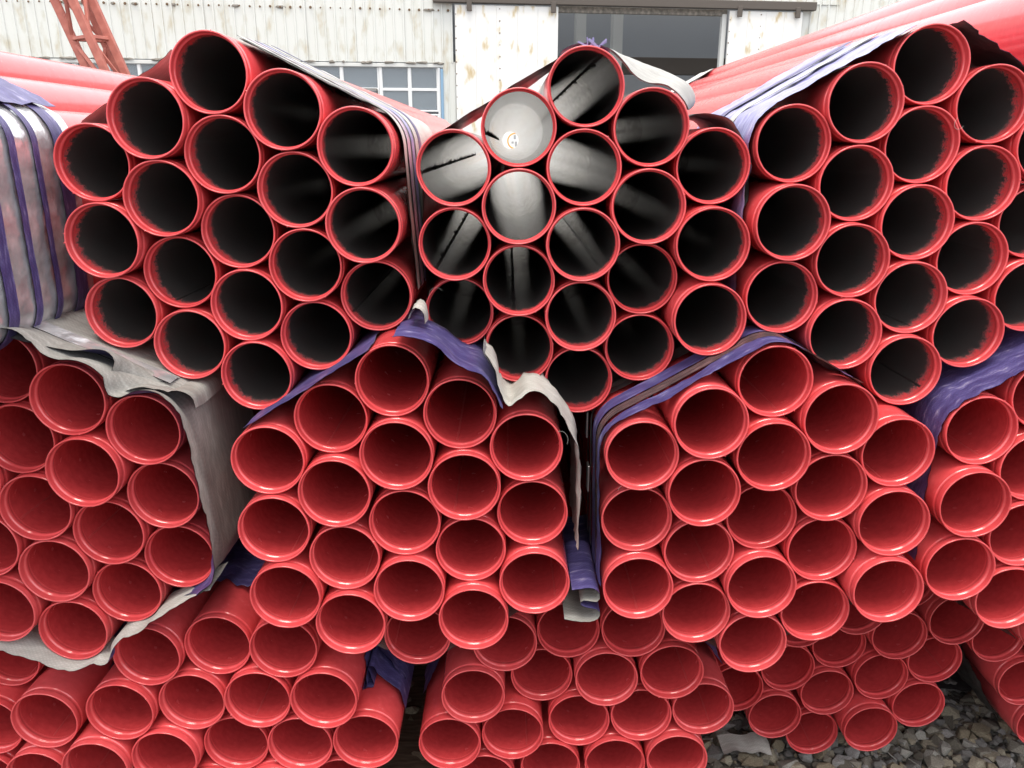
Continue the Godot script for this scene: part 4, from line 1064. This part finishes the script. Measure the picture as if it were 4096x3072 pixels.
	wrap_sheet("B3", ["c", "a"], 0.008, 2.1, 2.6, M.dark_sheet, M.dark_sheet, "wrapping_sheet", "dark film hanging down over the gravel behind the deep-set bundle", "film", G, {"ripple": 0.01})
	f = curve([[0.1512, 0.9252], [0.1942, 0.9303], [0.214, 0.9174], [0.2112, 0.8967], [0.1804, 0.8968], [0.1704, 0.8838], [0.189, 0.8734], [0.2144, 0.8681], [0.2195, 0.8524], [0.205, 0.8393], [0.1762, 0.838], [0.1357, 0.8473]])
	drape("sheet_roll", "rolled grey and purple sheet end lying in the gap below the white lining", "sheet", G, f, f, 1.62, 1.85, M.purple, M.grey_tarp, {"ripple": 0.002, "rag": 0.01})
	f = curve([[-0.3873, 0.6398], [-0.3788, 0.6153], [-0.3721, 0.5789], [-0.379, 0.5422], [-0.367, 0.5318], [-0.3535, 0.5525], [-0.3602, 0.5935], [-0.3665, 0.6153], [-0.3561, 0.6254], [-0.3404, 0.5935], [-0.3131, 0.5671], [-0.2855, 0.542], [-0.2725, 0.4899]])
	drape("sheet_roll", "looped purple sheet end hanging beside the bottom bundle", "sheet", G, f, f, 1.74, 1.95, M.purple, M.purple, {"ripple": 0.002, "rag": 0.02})

# ------------------------------------------------------------------ litter on the gravel
func litter():
	# dark sheet spread under the stack
	var f := PackedVector2Array([Vector2(1.30, 0.020), Vector2(1.6, 0.016), Vector2(1.95, 0.018), Vector2(2.3, 0.014)])
	drape("ground_sheet", "black sheet spread on the gravel under the deep-set bundle", "sheet", "", f, f, 2.40, 4.4, M.dark_sheet, M.dark_sheet, {"ripple": 0.012, "rag": 0.03})
	f = PackedVector2Array([Vector2(-0.55, 0.020), Vector2(-0.3, 0.02), Vector2(0.0, 0.018)])
	drape("ground_sheet", "dirty brown sheet on the ground between two bottom bundles", "sheet", "", f, f, 1.9, 4.4, M.timber, M.timber, {"ripple": 0.01, "rag": 0.03})
	f = curve([[0.70, 0.034], [0.74, 0.041], [0.78, 0.036], [0.82, 0.043], [0.855, 0.035]])
	drape("plastic_scrap", "crumpled pale plastic scrap lying on the gravel", "scrap", "", f, f, 2.06, 2.15, M.white_tarp, M.white_tarp, {"ripple": 0.012, "rag": 0.02})
	f = curve([[1.20, 0.030], [1.27, 0.040], [1.34, 0.038], [1.42, 0.034], [1.47, 0.036]])
	drape("plastic_strip", "long white plastic strip lying across the gravel", "scrap", "", f, f, 2.265, 2.285, M.white_tarp, M.white_tarp, {"ripple": 0.008, "rag": 0.02})
	# stray threads of torn woven plastic
	var ends := [["M1", "2", 30.0], ["M2", "9", 100.0], ["T2", "8", 150.0], ["T3", "1", 200.0]]
	for e in ends:
		var c: Vector3 = C[e[0]][e[1]]
		var a := deg_to_rad(e[2])
		var p0 := Vector3(c.x + cos(a) * 0.081, c.y + sin(a) * 0.081, -c.z + 0.002)
		var th := thing("loose_thread", p0, "thin thread on a rim, %s" % BUNDLE[e[0]], "thread", "stray threads on the pipe rims")
		var q := Vector3.ZERO
		var dir := a + rng.randf_range(-0.8, 0.8)
		for k in 9:
			dir += rng.randf_range(0.1, 0.55) * (1.0 if int(e[2]) % 20 == 0 else -1.0)
			var q2 := q + Vector3(cos(dir) * 0.005, sin(dir) * 0.005, rng.randf_range(-0.0005, 0.001))
			put_bar("strand", q, q2, 0.0005, 0.0005, M.white_tarp, th, Vector3(0, 0, 1))
			q = q2
	for i in 10:
		var p := Vector3(rng.randf_range(0.8, 1.9), 0.03, -rng.randf_range(2.05, 2.45))
		var a := rng.randf() * TAU
		var l := rng.randf_range(0.03, 0.1)
		var tw := put_bar("twig", p, p + Vector3(cos(a) * l, rng.randf_range(0.0, 0.012), sin(a) * l), 0.003, 0.002, M.timber if i % 3 else M.grey_tarp, self)
		tw.name = numbered("dry_twig")
		tag(tw, "thin dry twig lying on the gravel", "twig", "twigs on the gravel")
